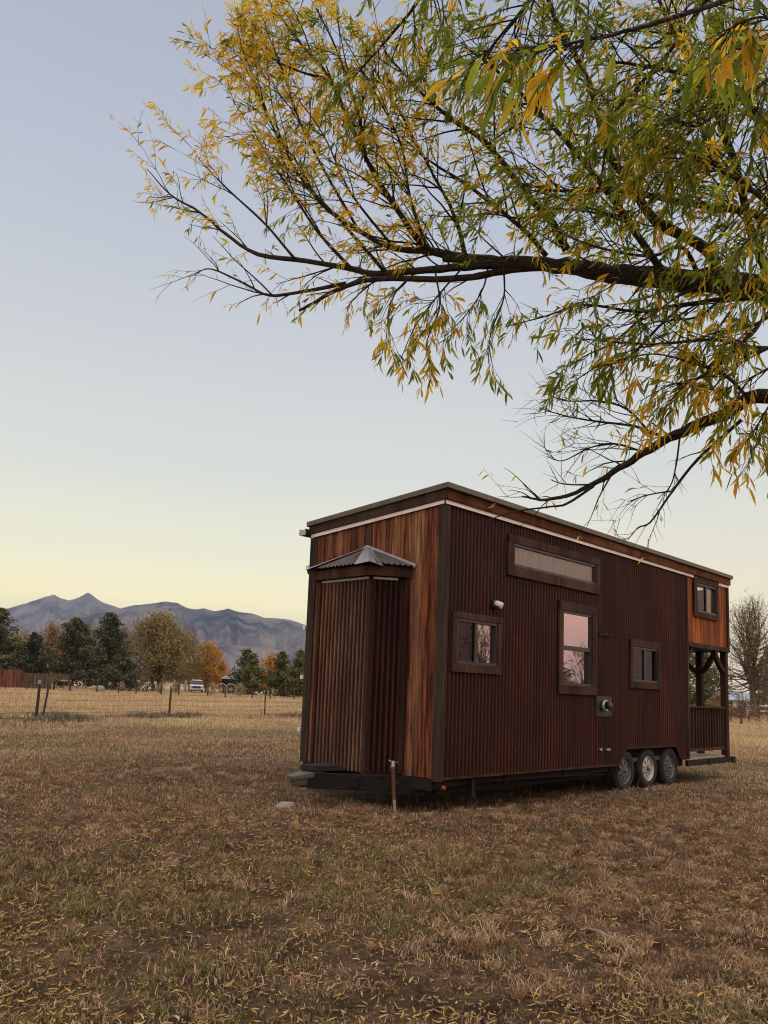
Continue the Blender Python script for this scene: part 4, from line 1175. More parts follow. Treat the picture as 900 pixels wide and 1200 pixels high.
    # bare twigs of the lower limb
    for pth, r0, kd in (([(772, 510, 5.1), (745, 500, 5.15), (726, 497, 5.2), (700, 494, 5.25), (675, 490, 5.3), (650, 484, 5.4), (632, 478, 5.45)], .011, 7),
                        ([(755, 530, 5.2), (720, 520, 5.3), (690, 525, 5.4), (660, 540, 5.5), (640, 535, 5.55)], .008, 6),
                        ([(765, 512, 5.1), (735, 480, 5.2), (700, 470, 5.3), (665, 470, 5.4), (640, 462, 5.45)], .009, 6),
                        ([(690, 568, 5.45), (670, 568, 5.5), (655, 566, 5.55), (645, 562, 5.6)], .007, 3),
                        ([(695, 570, 5.4), (665, 590, 5.6), (645, 594, 5.7), (600, 600, 5.9), (568, 612, 6.1), (545, 625, 6.2)], .011, .3),
                        ([(869, 492, 4.85), (818, 538, 5.0), (787, 577, 5.1), (762, 612, 5.2), (748, 618, 5.25), (736, 632, 5.3)], .012, 1.6),
                        ([(790, 575, 5.1), (760, 580, 5.2), (735, 588, 5.3)], .006, 5),
                        ([(797, 508, 5.02), (792, 545, 5.05), (785, 570, 5.1), (770, 585, 5.15)], .007, 4)):
        branch('branch', px(*pth), r0, .0028, yel=.8, dens=.012 if kd > 1 else -.2, kids=kd * 2.2, klen=(.15, .45), tw=10, twl=(.10, .28), up=.05, droop=.0, start=.1, n=4, sides=5, fan=.6)
    # spray of large leaves close to the lens
    near = [(1060, -95, 2.7), (950, -40, 2.45), (851, 0, 2.3), (767, 27, 2.25), (720, 40, 2.25), (678, 49, 2.25), (629, 56, 2.3), (600, 52, 2.3)]
    branch('branch', px((1050, -45, 4.9), (1120, -120, 3.6)) + px(*near), .012, .002, yel=.3, dens=.42, leafsz=.11, kids=3.6, klen=(.15, .30), tw=8, twl=(.10, .22), up=-.25, droop=.45, start=.62, n=4, sides=6, fan=.55)
    branch('branch', px((1050, -45, 4.9), (1150, -60, 3.4), (1050, 20, 2.8), (960, 30, 2.6), (890, 20, 2.5), (840, 40, 2.5)), .010, .002, yel=.35, dens=.5, leafsz=.12, kids=4, klen=(.15, .30), tw=8, twl=(.10, .22), up=-.25, droop=.45, start=.62, n=4, sides=6, fan=.55)
    branch('branch', px((1010, 368, 4.95), (1080, 300, 3.8), (1000, 270, 3.4), (930, 260, 3.3), (880, 280, 3.2)), .010, .002, yel=.3, dens=.5, leafsz=.10, kids=4.5, klen=(.15, .35), tw=8, twl=(.10, .22), up=-.2, droop=.4, start=.55, n=4, sides=6, fan=.55)


build_willow()

# ------------------------------------------------------------------ far trees
def cards(mb, c, size, rng, tn, flat=.0):
    """one leaf clump: a small bent four-sided face turned at random"""
    a = Vector((rng.gauss(0, 1), rng.gauss(0, 1), rng.gauss(0, 1) * (1 - flat))).normalized()
    b = a.cross(Vector((rng.gauss(0, 1), rng.gauss(0, 1), rng.gauss(0, 1)))).normalized()
    s = size * rng.uniform(.6, 1.3)
    mb.tone = tn
    mb.quad(c - a * s, c - b * s * .5, c + a * s, c + b * s * .45)


def broadleaf(name, label, x, y, h, wd, mat, seed, clumps=70, per=60, size=.17, base=.12, group=None, bare=False, multi=1, cat='tree', trunk_r=None, spread=.16, twigs=14):
    rng = random.Random(seed)
    T = thing(name, label, cat, (x, y, 0), group)
    O = Vector((x, y, 0)); tk = MB(); cr = MB()
    r0 = trunk_r or h * .022
    ends = []
    for q in range(multi):
        ang = rng.uniform(0, 6.28); lean = .05 * h * (q > 0)
        b0 = O + Vector((math.cos(ang), math.sin(ang), 0)) * (.02 * h * (multi > 1)); b0.z = -.1
        f0 = b0 + Vector((math.cos(ang) * lean, math.sin(ang) * lean, h * (base + .15))); t0 = f0 + Vector((rng.gauss(0, .06) * wd, rng.gauss(0, .06) * wd, h * .42))
        tk.tube([b0, b0.lerp(f0, .5) + Vector((rng.gauss(0, .01) * h, 0, 0)), f0, f0.lerp(t0, .5) + Vector((rng.gauss(0, .02) * h, rng.gauss(0, .02) * h, 0)), t0], [r0, r0 * .85, r0 * .7, r0 * .45, r0 * .2], 6)
        for k in range(clumps // multi):
            # a limb out to a point in the crown
            a = rng.uniform(0, 6.283); zz = base + (1 - base) * rng.uniform(.05, 1) ** .8
            env = math.sin(math.pi * min(1, max(0.03, (zz - base * .6) / (1 - base * .6))) ** .75) ** .6
            rr = wd / 2 * env * math.sqrt(rng.random()) * rng.uniform(.75, 1.12)
            e = O + Vector((math.cos(a) * rr, math.sin(a) * rr, h * zz * rng.uniform(.93, 1.0)))
            s = f0.lerp(t0, rng.random() * min(1, max(.05, zz)))
            md = s.lerp(e, .5) + Vector((rng.gauss(0, .03) * h, rng.gauss(0, .03) * h, rng.gauss(0, .02) * h))
            tk.tube([s, md, e], [r0 * .28, r0 * .15, r0 * .04], 4, False)
            ends.append((md, e))
            if bare:
                for _ in range(twigs):
                    p = md.lerp(e, rng.uniform(.1, 1)); d = ((e - md).normalized() + Vector((rng.gauss(0, .6), rng.gauss(0, .6), rng.gauss(.25, .5)))).normalized()
                    L = h * rng.uniform(.05, .13); tk.tube([p, p + d * L * .5 + Vector((0, 0, .02 * L)), p + d * L + Vector((0, 0, rng.gauss(.1, .15) * L))], [r0 * .06, r0 * .045, r0 * .02], 3, False)
    for md, e in ends:
        ct = rng.uniform(.15, .85)
        for _ in range(int(per * rng.uniform(.4, 1.4))):
            p = md.lerp(e, rng.random() ** .6) + Vector((rng.gauss(0, 1), rng.gauss(0, 1), rng.gauss(0, .8))) * h * spread * .38
            if p.z < .15: continue
            cards(cr, p, size, rng, min(1, max(0, ct + rng.gauss(0, .18))))
    tk.build('trunk', M['bark_far'], T)
    if cr.f: cr.build('crown', mat, T)
    return T


def pine(label, x, y, h, wd, mat, seed, name='pine_tree', group=None, low=.03, size=.2):
    rng = random.Random(seed)
    T = thing(name, label, 'tree', (x, y, 0), group); O = Vector((x, y, 0))
    tk = MB(); cr = MB()
    tk.tube([O + Vector((0, 0, -.1)), O + Vector((.02 * h, 0, h * .5)), O + Vector((0, 0, h * .97))], [h * .022, h * .015, h * .003], 6)
    lv = int(h * 2.6)
    for i in range(lv):
        t = (i + rng.random() * .6) / lv
        z = h * (low + (1 - low) * t)
        Lm = wd / 2 * ((1 - t) ** .75 * .95 + .07) * (1 - .25 * math.exp(-t * 9))
        for k in range(rng.randint(5, 8)):
            a = rng.uniform(0, 6.283); L = Lm * rng.uniform(.5, 1.2)
            rise = rng.uniform(-.12, .35) + .5 * t
            d = Vector((math.cos(a), math.sin(a), rise)).normalized()
            s = O + Vector((0, 0, z)); e = s + d * L
            if e.z < .1: e.z = .1
            tk.tube([s, e], [h * .004, h * .001], 3, False)
            ct = rng.uniform(.1, .9)
            for _ in range(int(9 + 17 * L)):
                q = rng.random() ** .6
                p = s.lerp(e, q) + Vector((rng.gauss(0, .13), rng.gauss(0, .13), rng.gauss(.02, .10))) * (1.1 + L * .35)
                cards(cr, p, size, rng, min(1, max(0, ct * .7 + .2 * q + rng.gauss(0, .15))))
    tk.build('trunk', M['bark_far'], T); cr.build('crown', mat, T)
    return T


def far_spec(px, d, top, base_py=None):
    p = far(px, d)
    return p.x, p.y, height_at(px, top, d)


def build_trees():
    G = 'conifers along the far edge of the field'
    D = 118
    for (px, d, top, wpx, mt, sd, lab) in (
            (-6, 108, 712, 56, 'pine_dark', 1, 'tall dark pine cut off by the left edge of the picture'),
            (37, 112, 742, 46, 'pine_dark', 2, 'small dark round-topped pine behind the plank fence'),
            (84, 110, 726, 66, 'pine_dark', 3, 'broad dark pine standing right of the small round pine'),
            (124, 116, 719, 58, 'pine_dark', 4, 'ragged tall dark pine with its tip against the mountain'),
            (146, 108, 772, 52, 'pine_dark', 5, 'low spreading dark pine in front of the olive willow'),
            (287, 122, 761, 34, 'pine_dark', 6, 'dark pine just behind the lighter bushy pine'),
            (295, 112, 767, 33, 'pine_mid', 7, 'bushy olive green pine standing right of the wagon wheels'),
            (329, 114, 764, 36, 'pine_mid', 8, 'olive green pine left of the one beside the tiny house'),
            (351, 112, 763, 36, 'pine_mid', 9, 'green pine half hidden by the corner of the tiny house'),
            (903, 100, 758, 40, 'pine_mid', 10, 'green conifer cut off by the right edge of the picture')):
        x, y, h = far_spec(px, d, top)
        pine(lab, x, y, h, wpx * 1.35 * d / FOC, M[mt], sd, group=G, size=.21)
    G2 = 'leafy trees along the far edge of the field'
    x, y, h = far_spec(184, 125, 715)
    broadleaf('willow_tree', 'big round olive brown willow between the pines and the orange tree', x, y, h, 124 * 125 / FOC, M['olive_leaf'], 31, 260, 90, .19, .02, G2, multi=5, spread=.13)
    x, y, h = far_spec(241, 132, 751)
    broadleaf('autumn_tree', 'bright orange autumn tree rising behind the white truck', x, y, h, 52 * 132 / FOC, M['orange_leaf'], 32, 95, 90, .18, .05, G2, spread=.14)
    x, y, h = far_spec(258, 136, 772)
    broadleaf('autumn_tree', 'small golden tree right of the tall orange one', x, y, h, 20 * 136 / FOC, M['orange_leaf'], 33, 36, 60, .17, .08, G2, spread=.16)
    x, y, h = far_spec(316, 140, 765)
    broadleaf('autumn_tree', 'yellow tree glowing between two groups of pines', x, y, h, 30 * 140 / FOC, M['orange_leaf'], 34, 50, 70, .18, .05, G2, spread=.15)
    x, y, h = far_spec(57, 150, 727)
    broadleaf('autumn_tree', 'rusty brown tree behind the small round pine', x, y, h, 46 * 150 / FOC, M['rust_leaf'], 35, 70, 60, .2, .08, G2, spread=.13)
    x, y, h = far_spec(24, 155, 733)
    broadleaf('autumn_tree', 'tan half bare tree behind the pines at the far left', x, y, h, 44 * 155 / FOC, M['buff_leaf'], 36, 60, 34, .18, .1, G2, bare=True)
    x, y, h = far_spec(222, 150, 735)
    broadleaf('bare_tree', 'bare greyish tree between the olive willow and the orange tree', x, y, h, 44 * 150 / FOC, M['rust_leaf'], 37, 70, 9, .14, .15, G2, bare=True)
    x, y, h = far_spec(143, 152, 731)
    broadleaf('bare_tree', 'bare pinkish tree showing behind the left side of the olive willow', x, y, h, 36 * 152 / FOC, M['rust_leaf'], 38, 60, 14, .15, .15, G2, bare=True)
    x, y, h = far_spec(104, 150, 730)
    broadleaf('autumn_tree', 'yellow brown tree showing between the two tallest pines', x, y, h, 34 * 150 / FOC, M['olive_leaf'], 39, 50, 50, .18, .1, G2)
    for i, (px, d, top, wpx, mt, lab) in enumerate(((72, 140, 734, 60, 'rust_leaf', 'rust coloured tree showing above the small round pine'), (14, 142, 738, 60, 'olive_leaf', 'olive tree behind the pine at the left edge'),
                                          (210, 138, 738, 56, 'olive_leaf', 'olive yellow tree against the right side of the big willow'), (268, 150, 787, 44, 'olive_leaf', 'low olive tree behind the shed with the pale roof'),
                                          (303, 146, 786, 34, 'rust_leaf', 'low rust coloured tree between the two pine groups'), (345, 150, 782, 40, 'olive_leaf', 'low olive tree behind the pines beside the tiny house'))):
        x, y, h = far_spec(px, d, top)
        broadleaf('autumn_tree', lab, x, y, h, wpx * d / FOC, M[mt], 120 + i, 60, 70, .19, .04, G2, multi=2, spread=.14)
    # right of the tiny house
    x, y, h = far_spec(884, 88, 694)
    broadleaf('cottonwood_tree', 'tall half bare cottonwood with a thick trunk beyond the porch', x, y, h, 112 * 88 / FOC, M['buff_leaf'], 41, 150, 60, .085, .07, None, bare=True, trunk_r=.34, spread=.13, twigs=8, multi=2)
    x, y, h = far_spec(824, 84, 755)
    broadleaf('evergreen_bush', 'dark green tree seen through the porch opening', x, y, h, 70 * 84 / FOC, M['green_bush'], 42, 90, 80, .15, .02, None, cat='tree', multi=2, spread=.12)
    x, y, h = far_spec(842, 72, 812)
    broadleaf('russet_shrub', 'low russet shrub beside the porch rail', x, y, h, 40 * 72 / FOC, M['rust_leaf'], 43, 40, 70, .09, .02, None, cat='shrub', multi=3, spread=.2)
    x, y, h = far_spec(868, 60, 770)
    broadleaf('bare_bush', 'tangle of bare branches at the cottonwood foot', x, y, h * .55, 30 * 60 / FOC, M['buff_leaf'], 44, 50, 3, .07, .05, None, cat='shrub', bare=True, multi=3)
    # low shrubs along the far edge
    GS = 'pale shrubs along the far edge of the field'
    for i, (px, wpx, top, lab) in enumerate(((27, 13, 796, 'pale shrub in front of the brown plank fence'), (50, 11, 796, 'pale shrub left of the wooden crate stand'), (143, 9, 799, 'small pale shrub under the low spreading pine'),
                                             (188, 12, 800, 'tan shrub under the olive willow'), (207, 10, 799, 'small tan shrub left of the white truck'), (249, 10, 800, 'dry shrub left of the wagon wheels'), (282, 12, 801, 'dry shrub right of the wagon wheels'))):
        d = 100; x, y, h = far_spec(px, d, top)
        broadleaf('shrub', lab, x, y, h, wpx * d / FOC, M['buff_leaf'], 60 + i, 16, 40, .09, .0, GS, cat='shrub', multi=2, spread=.3)
    for i in range(5):
        px = 856 + i * 11; d = 66; x, y, h = far_spec(px, d, 822 + i % 2 * 2)
        broadleaf('brush_pile', ['low pile of cut brush nearest the porch', 'second dark brush heap from the porch', 'dark brush heap left of the cottonwood trunk', 'brush heap in front of the cottonwood trunk', 'brush heap at the right edge of the picture'][i],
                  x, y, max(h, .55), 12 * d / FOC, M['rust_leaf'], 80 + i, 22, 16, .06, .0, 'brush heaps under the cottonwood', cat='brush pile', bare=True, multi=2, spread=.3)
    # trees across the yard that the windows mirror
    for i, (x, y, h, ww, lab) in enumerate(((37.0, -21.5, 3.7, 5.2, 'olive bush mirrored in the lower half of the tall window'), (41, -22.2, 5.4, 4.5, 'bare tree mirrored in the tall window'), (28.7, -21.2, 6.5, 6, 'bare tree mirrored in the small sliding window'))):
        broadleaf('bare_tree' if i else 'evergreen_bush', lab, x, y, h, ww, M['olive_leaf'], 90 + i, 50, 50 if i == 0 else 8, .12, .05, None, cat='tree', bare=i > 0)


build_trees()


# ------------------------------------------------------------------ mountains
def build_mountains():
    m, nt, bs = new_mat('brushy_mountain')
    co = nd(nt, 'ShaderNodeTexCoord').outputs['Object']
    n1 = noise(nt, co, .0016, 7, .62, .1); n2 = noise(nt, co, .006, 6, .65)
    c = ramp(nt, n1, [(.38, (.030, .030, .036)), (.5, (.11, .088, .080)), (.60, (.22, .18, .15))])  # brush and forest bands, contrast raised to paint in lit and shaded spurs
    c = mixc(nt, ramp(nt, n2, [(.45, (0, 0, 0)), (.62, (.75, .75, .75))]), c, (.26, .21, .175))
    nt.links.new(c, bs.inputs['Base Color']); bs.inputs['Roughness'].default_value = 1; bs.inputs['Specular IOR Level'].default_value = 0
    bump(nt, bs, n2, 40, .4)

    def rng_(name, label, ridge, dist, depth, seed, spur):
        """a mountain range whose crest follows (px, py) at one distance"""
        pxs = np.linspace(ridge[0][0], ridge[-1][0], 420)
        pys = np.interp(pxs, [q[0] for q in ridge], [q[1] for q in ridge])
        nr = 71; rr = np.concatenate([np.linspace(-1, 0, 50), np.linspace(0, .6, 22)[1:]])
        V = np.zeros((len(pxs), nr, 3), np.float32)
        fh = np.array(Vector((f_.x, f_.y, 0)).normalized())
        for i, (p, q) in enumerate(zip(pxs, pys)):
            top = at(p, q, dist); g0 = np.array(far(p, dist)); dirv = g0 - np.array((CAM.x, CAM.y, 0)); L = np.linalg.norm(dirv); dirv /= L
            H = top.z + (fbm(p * .18, 3.3, seed + 3, 3) - .5) * .012 * dist * .12
            for k, t in enumerate(rr):
                R_ = L + t * depth
                prof = (1 - abs(t)) ** 1.25 if t < 0 else (1 - t / .6) ** 1.2
                a = p * .045 + .9 * (fbm(p * .03, t * 2.2, seed + 1, 3) - .5)
                ridg = 1 - abs(2 * vnoise(a * spur + t * .7, t * .35 + 5, seed) - 1)
                ridg2 = 1 - abs(2 * vnoise(a * spur * 2.7 + t * 1.3, t * 1.1 + 2, seed + 5) - 1)
                side = math.sin(math.pi * min(1, abs(t))) if t < 0 else 0
                z = H * (prof + side * (.24 * (ridg - .62) + .07 * (ridg2 - .5)))
                V[i, k] = (CAM.x + dirv[0] * R_, CAM.y + dirv[1] * R_, max(z, -20))
        n = len(pxs); i, j = np.meshgrid(np.arange(n - 1), np.arange(nr - 1), indexing='ij')
        F = np.stack([i * nr + j, (i + 1) * nr + j, (i + 1) * nr + j + 1, i * nr + j + 1], -1).reshape(-1, 4)
        o = mesh_obj(name, V.reshape(-1, 3), F, m, smooth=True); o['kind'] = 'structure'; o['label'] = label
    rng_('mountain_range', 'twin pointed far peaks left of the nearer ridge', [(-260, 770), (-180, 740), (-90, 742), (-30, 722), (0, 712), (20, 706), (44, 698), (54, 695), (62, 699.5), (72, 702), (84, 698.5), (94, 692), (101, 697.5), (112, 704), (135, 712), (170, 722), (230, 740), (330, 770)], 6800, 2400, 7, 1.3)
    rng_('mountain_range', 'long grey mountain ridge running behind the pines', [(60, 760), (100, 728), (135, 711), (150, 708), (170, 706), (185, 703.5), (200, 704.5), (213, 711), (222, 713), (232, 711.5), (246, 715), (262, 712), (275, 716), (290, 717.5), (305, 723), (320, 723.5), (335, 725), (352, 731), (380, 742), (430, 757), (520, 775), (620, 795), (760, 814)], 5200, 2000, 19, 1.6)
    rng_('mountain_range', 'low dark foothills in front of the twin peaks', [(-200, 770), (-40, 750), (30, 738), (80, 722), (105, 717), (125, 719), (160, 735), (230, 752), (300, 758), (380, 772), (470, 790)], 3900, 1200, 43, 1.9)


build_mountains()


# ------------------------------------------------------------------ fences, truck and yard things at the far edge
def build_far_things():
    rng = random.Random(77)
    M['post_steel'] = plain('rusty_post_steel', (.045, .030, .024), .7, .2)
    M['wire'] = plain('rusty_wire', (.10, .075, .06), .6, .3)
    M['red_plank'] = wood('red_brown_planks', [(0, (.13, .045, .03)), (1, (.22, .085, .055))], (.5, .45, .4), (9, 9, 1), knots=False)
    M['brown_plank'] = wood('weathered_planks', [(0, (.11, .08, .055)), (1, (.17, .125, .085))], (.5, .45, .4), (9, 9, 1), knots=False)
    M['pale_wood'] = plain('pale_grey_wood', (.30, .26, .22), .8)
    M['truck_white'] = plain('white_truck_paint', (.68, .69, .71), .3, 0, .05)
    M['truck_glass'] = plain('truck_glass', (.03, .035, .04), .1, 0, .1)
    M['hoop'] = plain('bleached_wagon_wood', (.34, .27, .21), .8)
    F = thing('wire_fence', 'sagging woven wire fence on thin rusty steel posts crossing the field', 'wire fence', (FENCE[2][0], FENCE[2][1], 0))
    wl = []
    posts = []
    for (a, b) in zip(FENCE, FENCE[1:]):
        a = Vector((a[0], a[1], 0)); b = Vector((b[0], b[1], 0)); n = max(1, round((b - a).length / 6.6)) if a.x < 0 or a.x > 16 else 1
        for k in range(n): posts.append(a.lerp(b, k / n))
    for i, p in enumerate(posts):
        mb = MB(); lean = Vector((rng.gauss(0, .03), rng.gauss(0, .03), 0))
        if abs(p.x - 3.64) < .1: lean = Vector((.02, -.03, 0))
        mb.bar(p + Vector((0, 0, -.1)), p + lean + Vector((0, 0, 1.32)), .045, .04); mb.bar(p + lean * .9 + Vector((.03, .0, .1)), p + lean + Vector((.03, 0, 1.25)), .012, .07)
        mb.build('fence_post', M['post_steel'], F)
        if abs(p.x - 3.64) < .1:
            mb = MB(); q = p + Vector((.20, -.12, 0)); mb.bar(q, q + Vector((.10, -.02, 1.12)), .06, .05); mb.build('fence_post', M['post_steel'], F)
            mb = MB(); mb.bar(p + lean + Vector((0, 0, 1.26)), p + lean + Vector((0, 0, 1.40)), .075, .075); mb.build('post_cap', M['pale_wood'], F)
    mb = MB()
    for (p, q) in zip(posts, posts[1:]):
        for z in (.12, .30, .50, .72, .95, 1.2):
            mb.tube([p + Vector((0, 0, z)), p.lerp(q, .5) + Vector((0, 0, z - .035 + rng.gauss(0, .015))), q + Vector((0, 0, z))], .006, 3, False)
        n = int((q - p).length / .30)
        for k in range(1, n):
            c = p.lerp(q, k / n); mb.tube([c + Vector((0, 0, .1)), c + Vector((rng.gauss(0, .02), 0, .96))], .0028, 3, False)
    mb.build('fence_wire', M['wire'], F)

    # small steel posts of the back fence line
    F2 = thing('wire_fence', 'low fence of short thin posts at the far side of the golden field', 'wire fence', far(200, 88))
    prev = None
    for px in range(-20, 352, 26):
        p = far(px + rng.uniform(-5, 5), 88 + rng.uniform(-2, 2)); mb = MB(); mb.bar(p, p + Vector((rng.gauss(0, .03), 0, 1.25)), .11, .11); mb.build('fence_post', M['post_steel'], F2)
        if prev:
            mb = MB()
            for z in (.6, 1.1): mb.tube([prev + Vector((0, 0, z)), p + Vector((0, 0, z))], .012, 3, False)
            mb.build('fence_wire', M['wire'], F2)
        prev = p

    # plank fences at the left edge
    def planks(name, label, px0, px1, d0, d1, h, m, lean=0):
        a = far(px0, d0); b = far(px1, d1); T = thing(name, label, 'plank fence', a)
        L = (b - a).length; n = int(L / .22); u = (b - a).normalized(); nv = Vector((-u.y, u.x, 0))
        mb = MB()
        for k in range(n):
            p = a + u * (k * L / n); mb.tone = rng.random(); hh = h * rng.uniform(.95, 1.02); w_ = u * (L / n - .02)
            mb.hexa([p, p + w_, p + w_ + nv * .03, p + nv * .03] + [v + Vector((0, 0, hh)) + nv * lean for v in (p, p + w_, p + w_ + nv * .03, p + nv * .03)])
        mb.build('plank_panel', m, T)
        for z in (.35, h * .8):
            mb = MB(); mb.bar(a + nv * (.05 + lean * z / h) + Vector((0, 0, z)), b + nv * (.05 + lean * z / h) + Vector((0, 0, z)), .06, .1)
            mb.build('fence_rail', m, T)
        n2 = max(2, int(L / 2.4) + 1)
        for k in range(n2):
            p = a.lerp(b, k / (n2 - 1)) + nv * .12; mb = MB(); mb.tone = .3; mb.bar(p, p + Vector((0, 0, h)), .11, .11); mb.build('fence_post', m, T)
    planks('plank_fence', 'red brown plank fence at the left edge of the field', -45, 26, 93, 99, 2.3, M['red_plank'], .25)
    planks('plank_fence', 'weathered brown plank fence joining the red brown one', 26.4, 58, 99, 100, 2.0, M['brown_plank'])
    p = far(2, 119); S = thing('shed', 'small brown shed behind the red brown fence', 'shed', p)
    mb = MB(); mb.tone = .4; mb.box(p.x - 3, p.x + .5, p.y - 1.5, p.y + 1.5, 0, 2.9); mb.build('shed_wall', M['red_plank'], S)
    mb = MB(); mb.hexa([(p.x - 3.3, p.y - 1.8, 2.9), (p.x + .8, p.y - 1.8, 2.9), (p.x + .8, p.y + 1.8, 2.9), (p.x - 3.3, p.y + 1.8, 2.9), (p.x - 3.3, p.y - .2, 3.6), (p.x + .8, p.y - .2, 3.6), (p.x + .8, p.y + .2, 3.6), (p.x - 3.3, p.y + .2, 3.6)])
    mb.build('shed_roof', M['roof_metal'], S)
    # crate stand
    a = far(59, 97); b = far(76.5, 97); C_ = thing('crate_stand', 'weathered wooden loading stand with a boxed top at the end of the plank fence', 'wooden stand', a)
    u = (b - a); L = u.length; u = u / L; nv = Vector((-u.y, u.x, 0))
    mb = MB()
    for i in range(5):
        mb.tone = rng.random(); q = a + Vector((0, 0, 1.02 + i * .19)); mb.hexa([q, q + u * L, q + u * L + nv * 1.2, q + nv * 1.2] + [v + Vector((0, 0, .175)) for v in (q, q + u * L, q + u * L + nv * 1.2, q + nv * 1.2)])
    mb.build('box_top', M['brown_plank'], C_)
    for t in (0.02, .98):
        for k in (.03, 1.17):
            mb = MB(); mb.tone = .2; q = a + u * L * t + nv * k; mb.bar(q, q + Vector((0, 0, 2.25 if t < .5 and k < .5 else 1.0)), .2, .2); mb.build('leg', M['brown_plank'], C_)
    a = far(81, 97); P_ = thing('stub_rail', 'short dark post with a crossbar right of the loading stand', 'post', a)
    mb = MB(); mb.tone = .1; mb.bar(a, a + Vector((0, 0, 1.45)), .28, .28); mb.build('post', M['brown_plank'], P_)
    mb = MB(); mb.tone = .5; mb.bar(a - u * 1.0 + Vector((0, 0, 1.15)), a + u * .3 + Vector((0, 0, 1.2)), .12, .16); mb.build('crossbar', M['pale_wood'], P_)
    for k, (px, lab) in enumerate(((78.5, 'pale wooden block left of the short dark post'), (86.5, 'pale wooden block right of the short dark post'))):
        p = far(px, 96); mb = MB(); mb.box(p.x - .25, p.x + .25, p.y - .22, p.y + .22, -.02, .50); mb.box(p.x - .28, p.x + .28, p.y - .25, p.y + .25, .50, .55)
        tag(mb.build('wooden_block', M['pale_wood'], bevel=.03), lab, 'block', 'pale blocks at the field edge')
    # pale boulder under the pines
    mb = MB(); p = far(117, 99); n = 12
    prof = [(0, 0.0), (.55, .0), (.7, .25), (.62, .5), (.38, .66), (0, .72)]
    mb.lathe([(r * rng.uniform(.93, 1.05), z) for r, z in prof], p, 'z', n)
    mb.v = [(x + rng.gauss(0, .07), y + rng.gauss(0, .07), z + rng.gauss(0, .05)) for x, y, z in mb.v]
    tag(mb.build('boulder', M['stone'], smooth=False), 'pale rounded boulder lying under the dark pines', 'boulder')

    # white pickup truck facing the camera
    p = far(230.5, 118); dirv = (Vector((CAM.x, CAM.y, 0)) - p).normalized(); sx = Vector((-dirv.y, dirv.x, 0))
    T = thing('pickup_truck', 'white pickup truck parked facing the field beside the orange tree', 'truck', p)

    def Q(l, f, z): return p + sx * l + dirv * f + Vector((0, 0, z))

    def hx(mb, l0, l1, f0, f1, z0, z1, tl=0, tf0=0, tf1=0):
        mb.hexa([Q(l0, f0, z0), Q(l1, f0, z0), Q(l1, f1, z0), Q(l0, f1, z0), Q(l0 + tl, f0 + tf0, z1), Q(l1 - tl, f0 + tf0, z1), Q(l1 - tl, f1 - tf1, z1), Q(l0 + tl, f1 - tf1, z1)])
    mb = MB(); hx(mb, -1.0, 1.0, -3.0, 2.4, .48, .95); hx(mb, -.98, .98, .9, 2.38, .95, 1.24, .06, 0, .15); hx(mb, -.98, .98, -1.2, .9, .95, 1.2)
    hx(mb, -.80, .80, -1.05, .35, 1.86, 1.96, .08, .1, .1); hx(mb, -1.0, -.9, -3.0, -1.2, .95, 1.25); hx(mb, .9, 1.0, -3.0, -1.2, .95, 1.25); hx(mb, -1, 1, -3.0, -2.9, .95, 1.25)
    for l in (-.90, .84): hx(mb, l, l + .06, .3, .42, 1.2, 1.9)
    mb.build('body', M['truck_white'], T, bevel=.05)
    mb = MB(); hx(mb, -.90, .90, -1.15, .95, 1.2, 1.87, .12, .1, .55); mb.build('windscreen', M['truck_glass'], T)
    mb = MB(); hx(mb, -.60, .60, 2.37, 2.44, .72, 1.05); hx(mb, -.9, .9, 2.36, 2.46, .36, .5); mb.build('grille', M['black_plastic'], T)
    mb = MB(); hx(mb, -1.0, 1.0, 2.38, 2.52, .50, .66); mb.build('bumper', M['galv'], T)
    for l in (-.80, .80):
        mb = MB(); hx(mb, l - .17, l + .17, 2.36, 2.45, .80, 1.03); mb.build('headlight', M['galv'], T)
    for l in (-1.16, 1.16):
        mb = MB(); hx(mb, l - .12, l + .12, .55, .68, 1.22, 1.50); mb.build('wing_mirror', M['black_plastic'], T)
    for l in (-.82, .82):
        for f in (1.55, -1.9):
            mb = MB(); mb.tube([Q(l - .13, f, .38), Q(l + .13, f, .38)], .38, 18); wh = mb.build('wheel', M['rubber'], T)
            mb = MB(); mb.tube([Q(l - .14, f, .38), Q(l + .14, f, .38)], .2, 12); mb.build('rim', M['galv'], wh)
    # wagon wheels leaning by the shed
    for k, (px, lab) in enumerate(((259.5, 'left of the two bleached wagon wheels'), (270.5, 'right of the two bleached wagon wheels, beside the pine'))):
        p = far(px, 106); c = p + Vector((0, 0, .80)); dirw = (Vector((CAM.x, CAM.y, 0)) - p).normalized(); s = Vector((-dirw.y, dirw.x, 0)); up = (Vector((0, 0, 1)) - dirw * .2).normalized()
        Wt = thing('wagon_wheel', lab, 'wagon wheel', p, 'wagon wheels by the pine')
        mb = MB(); mb.tube([c + (s * math.cos(t) + up * math.sin(t)) * .76 for t in [2 * math.pi * q / 28 for q in range(29)]], .065, 6, False); mb.build('rim', M['hoop'], Wt)
        mb = MB(); mb.tube([c - dirw * .14, c + dirw * .14], .13, 10); mb.build('hub', M['hoop'], Wt)
        for q in range(10):
            t = 2 * math.pi * q / 10; mb = MB(); e = s * math.cos(t) + up * math.sin(t); mb.tube([c + e * .1, c + e * .74], .026, 5); mb.build('spoke', M['hoop'], Wt)
    p = far(267, 128); S = thing('shed', 'dark shed with a pale roof behind the wagon wheels', 'shed', p)
    uu = (far(275, 128) - far(255, 128)).normalized(); vv = Vector((-uu.y, uu.x, 0))
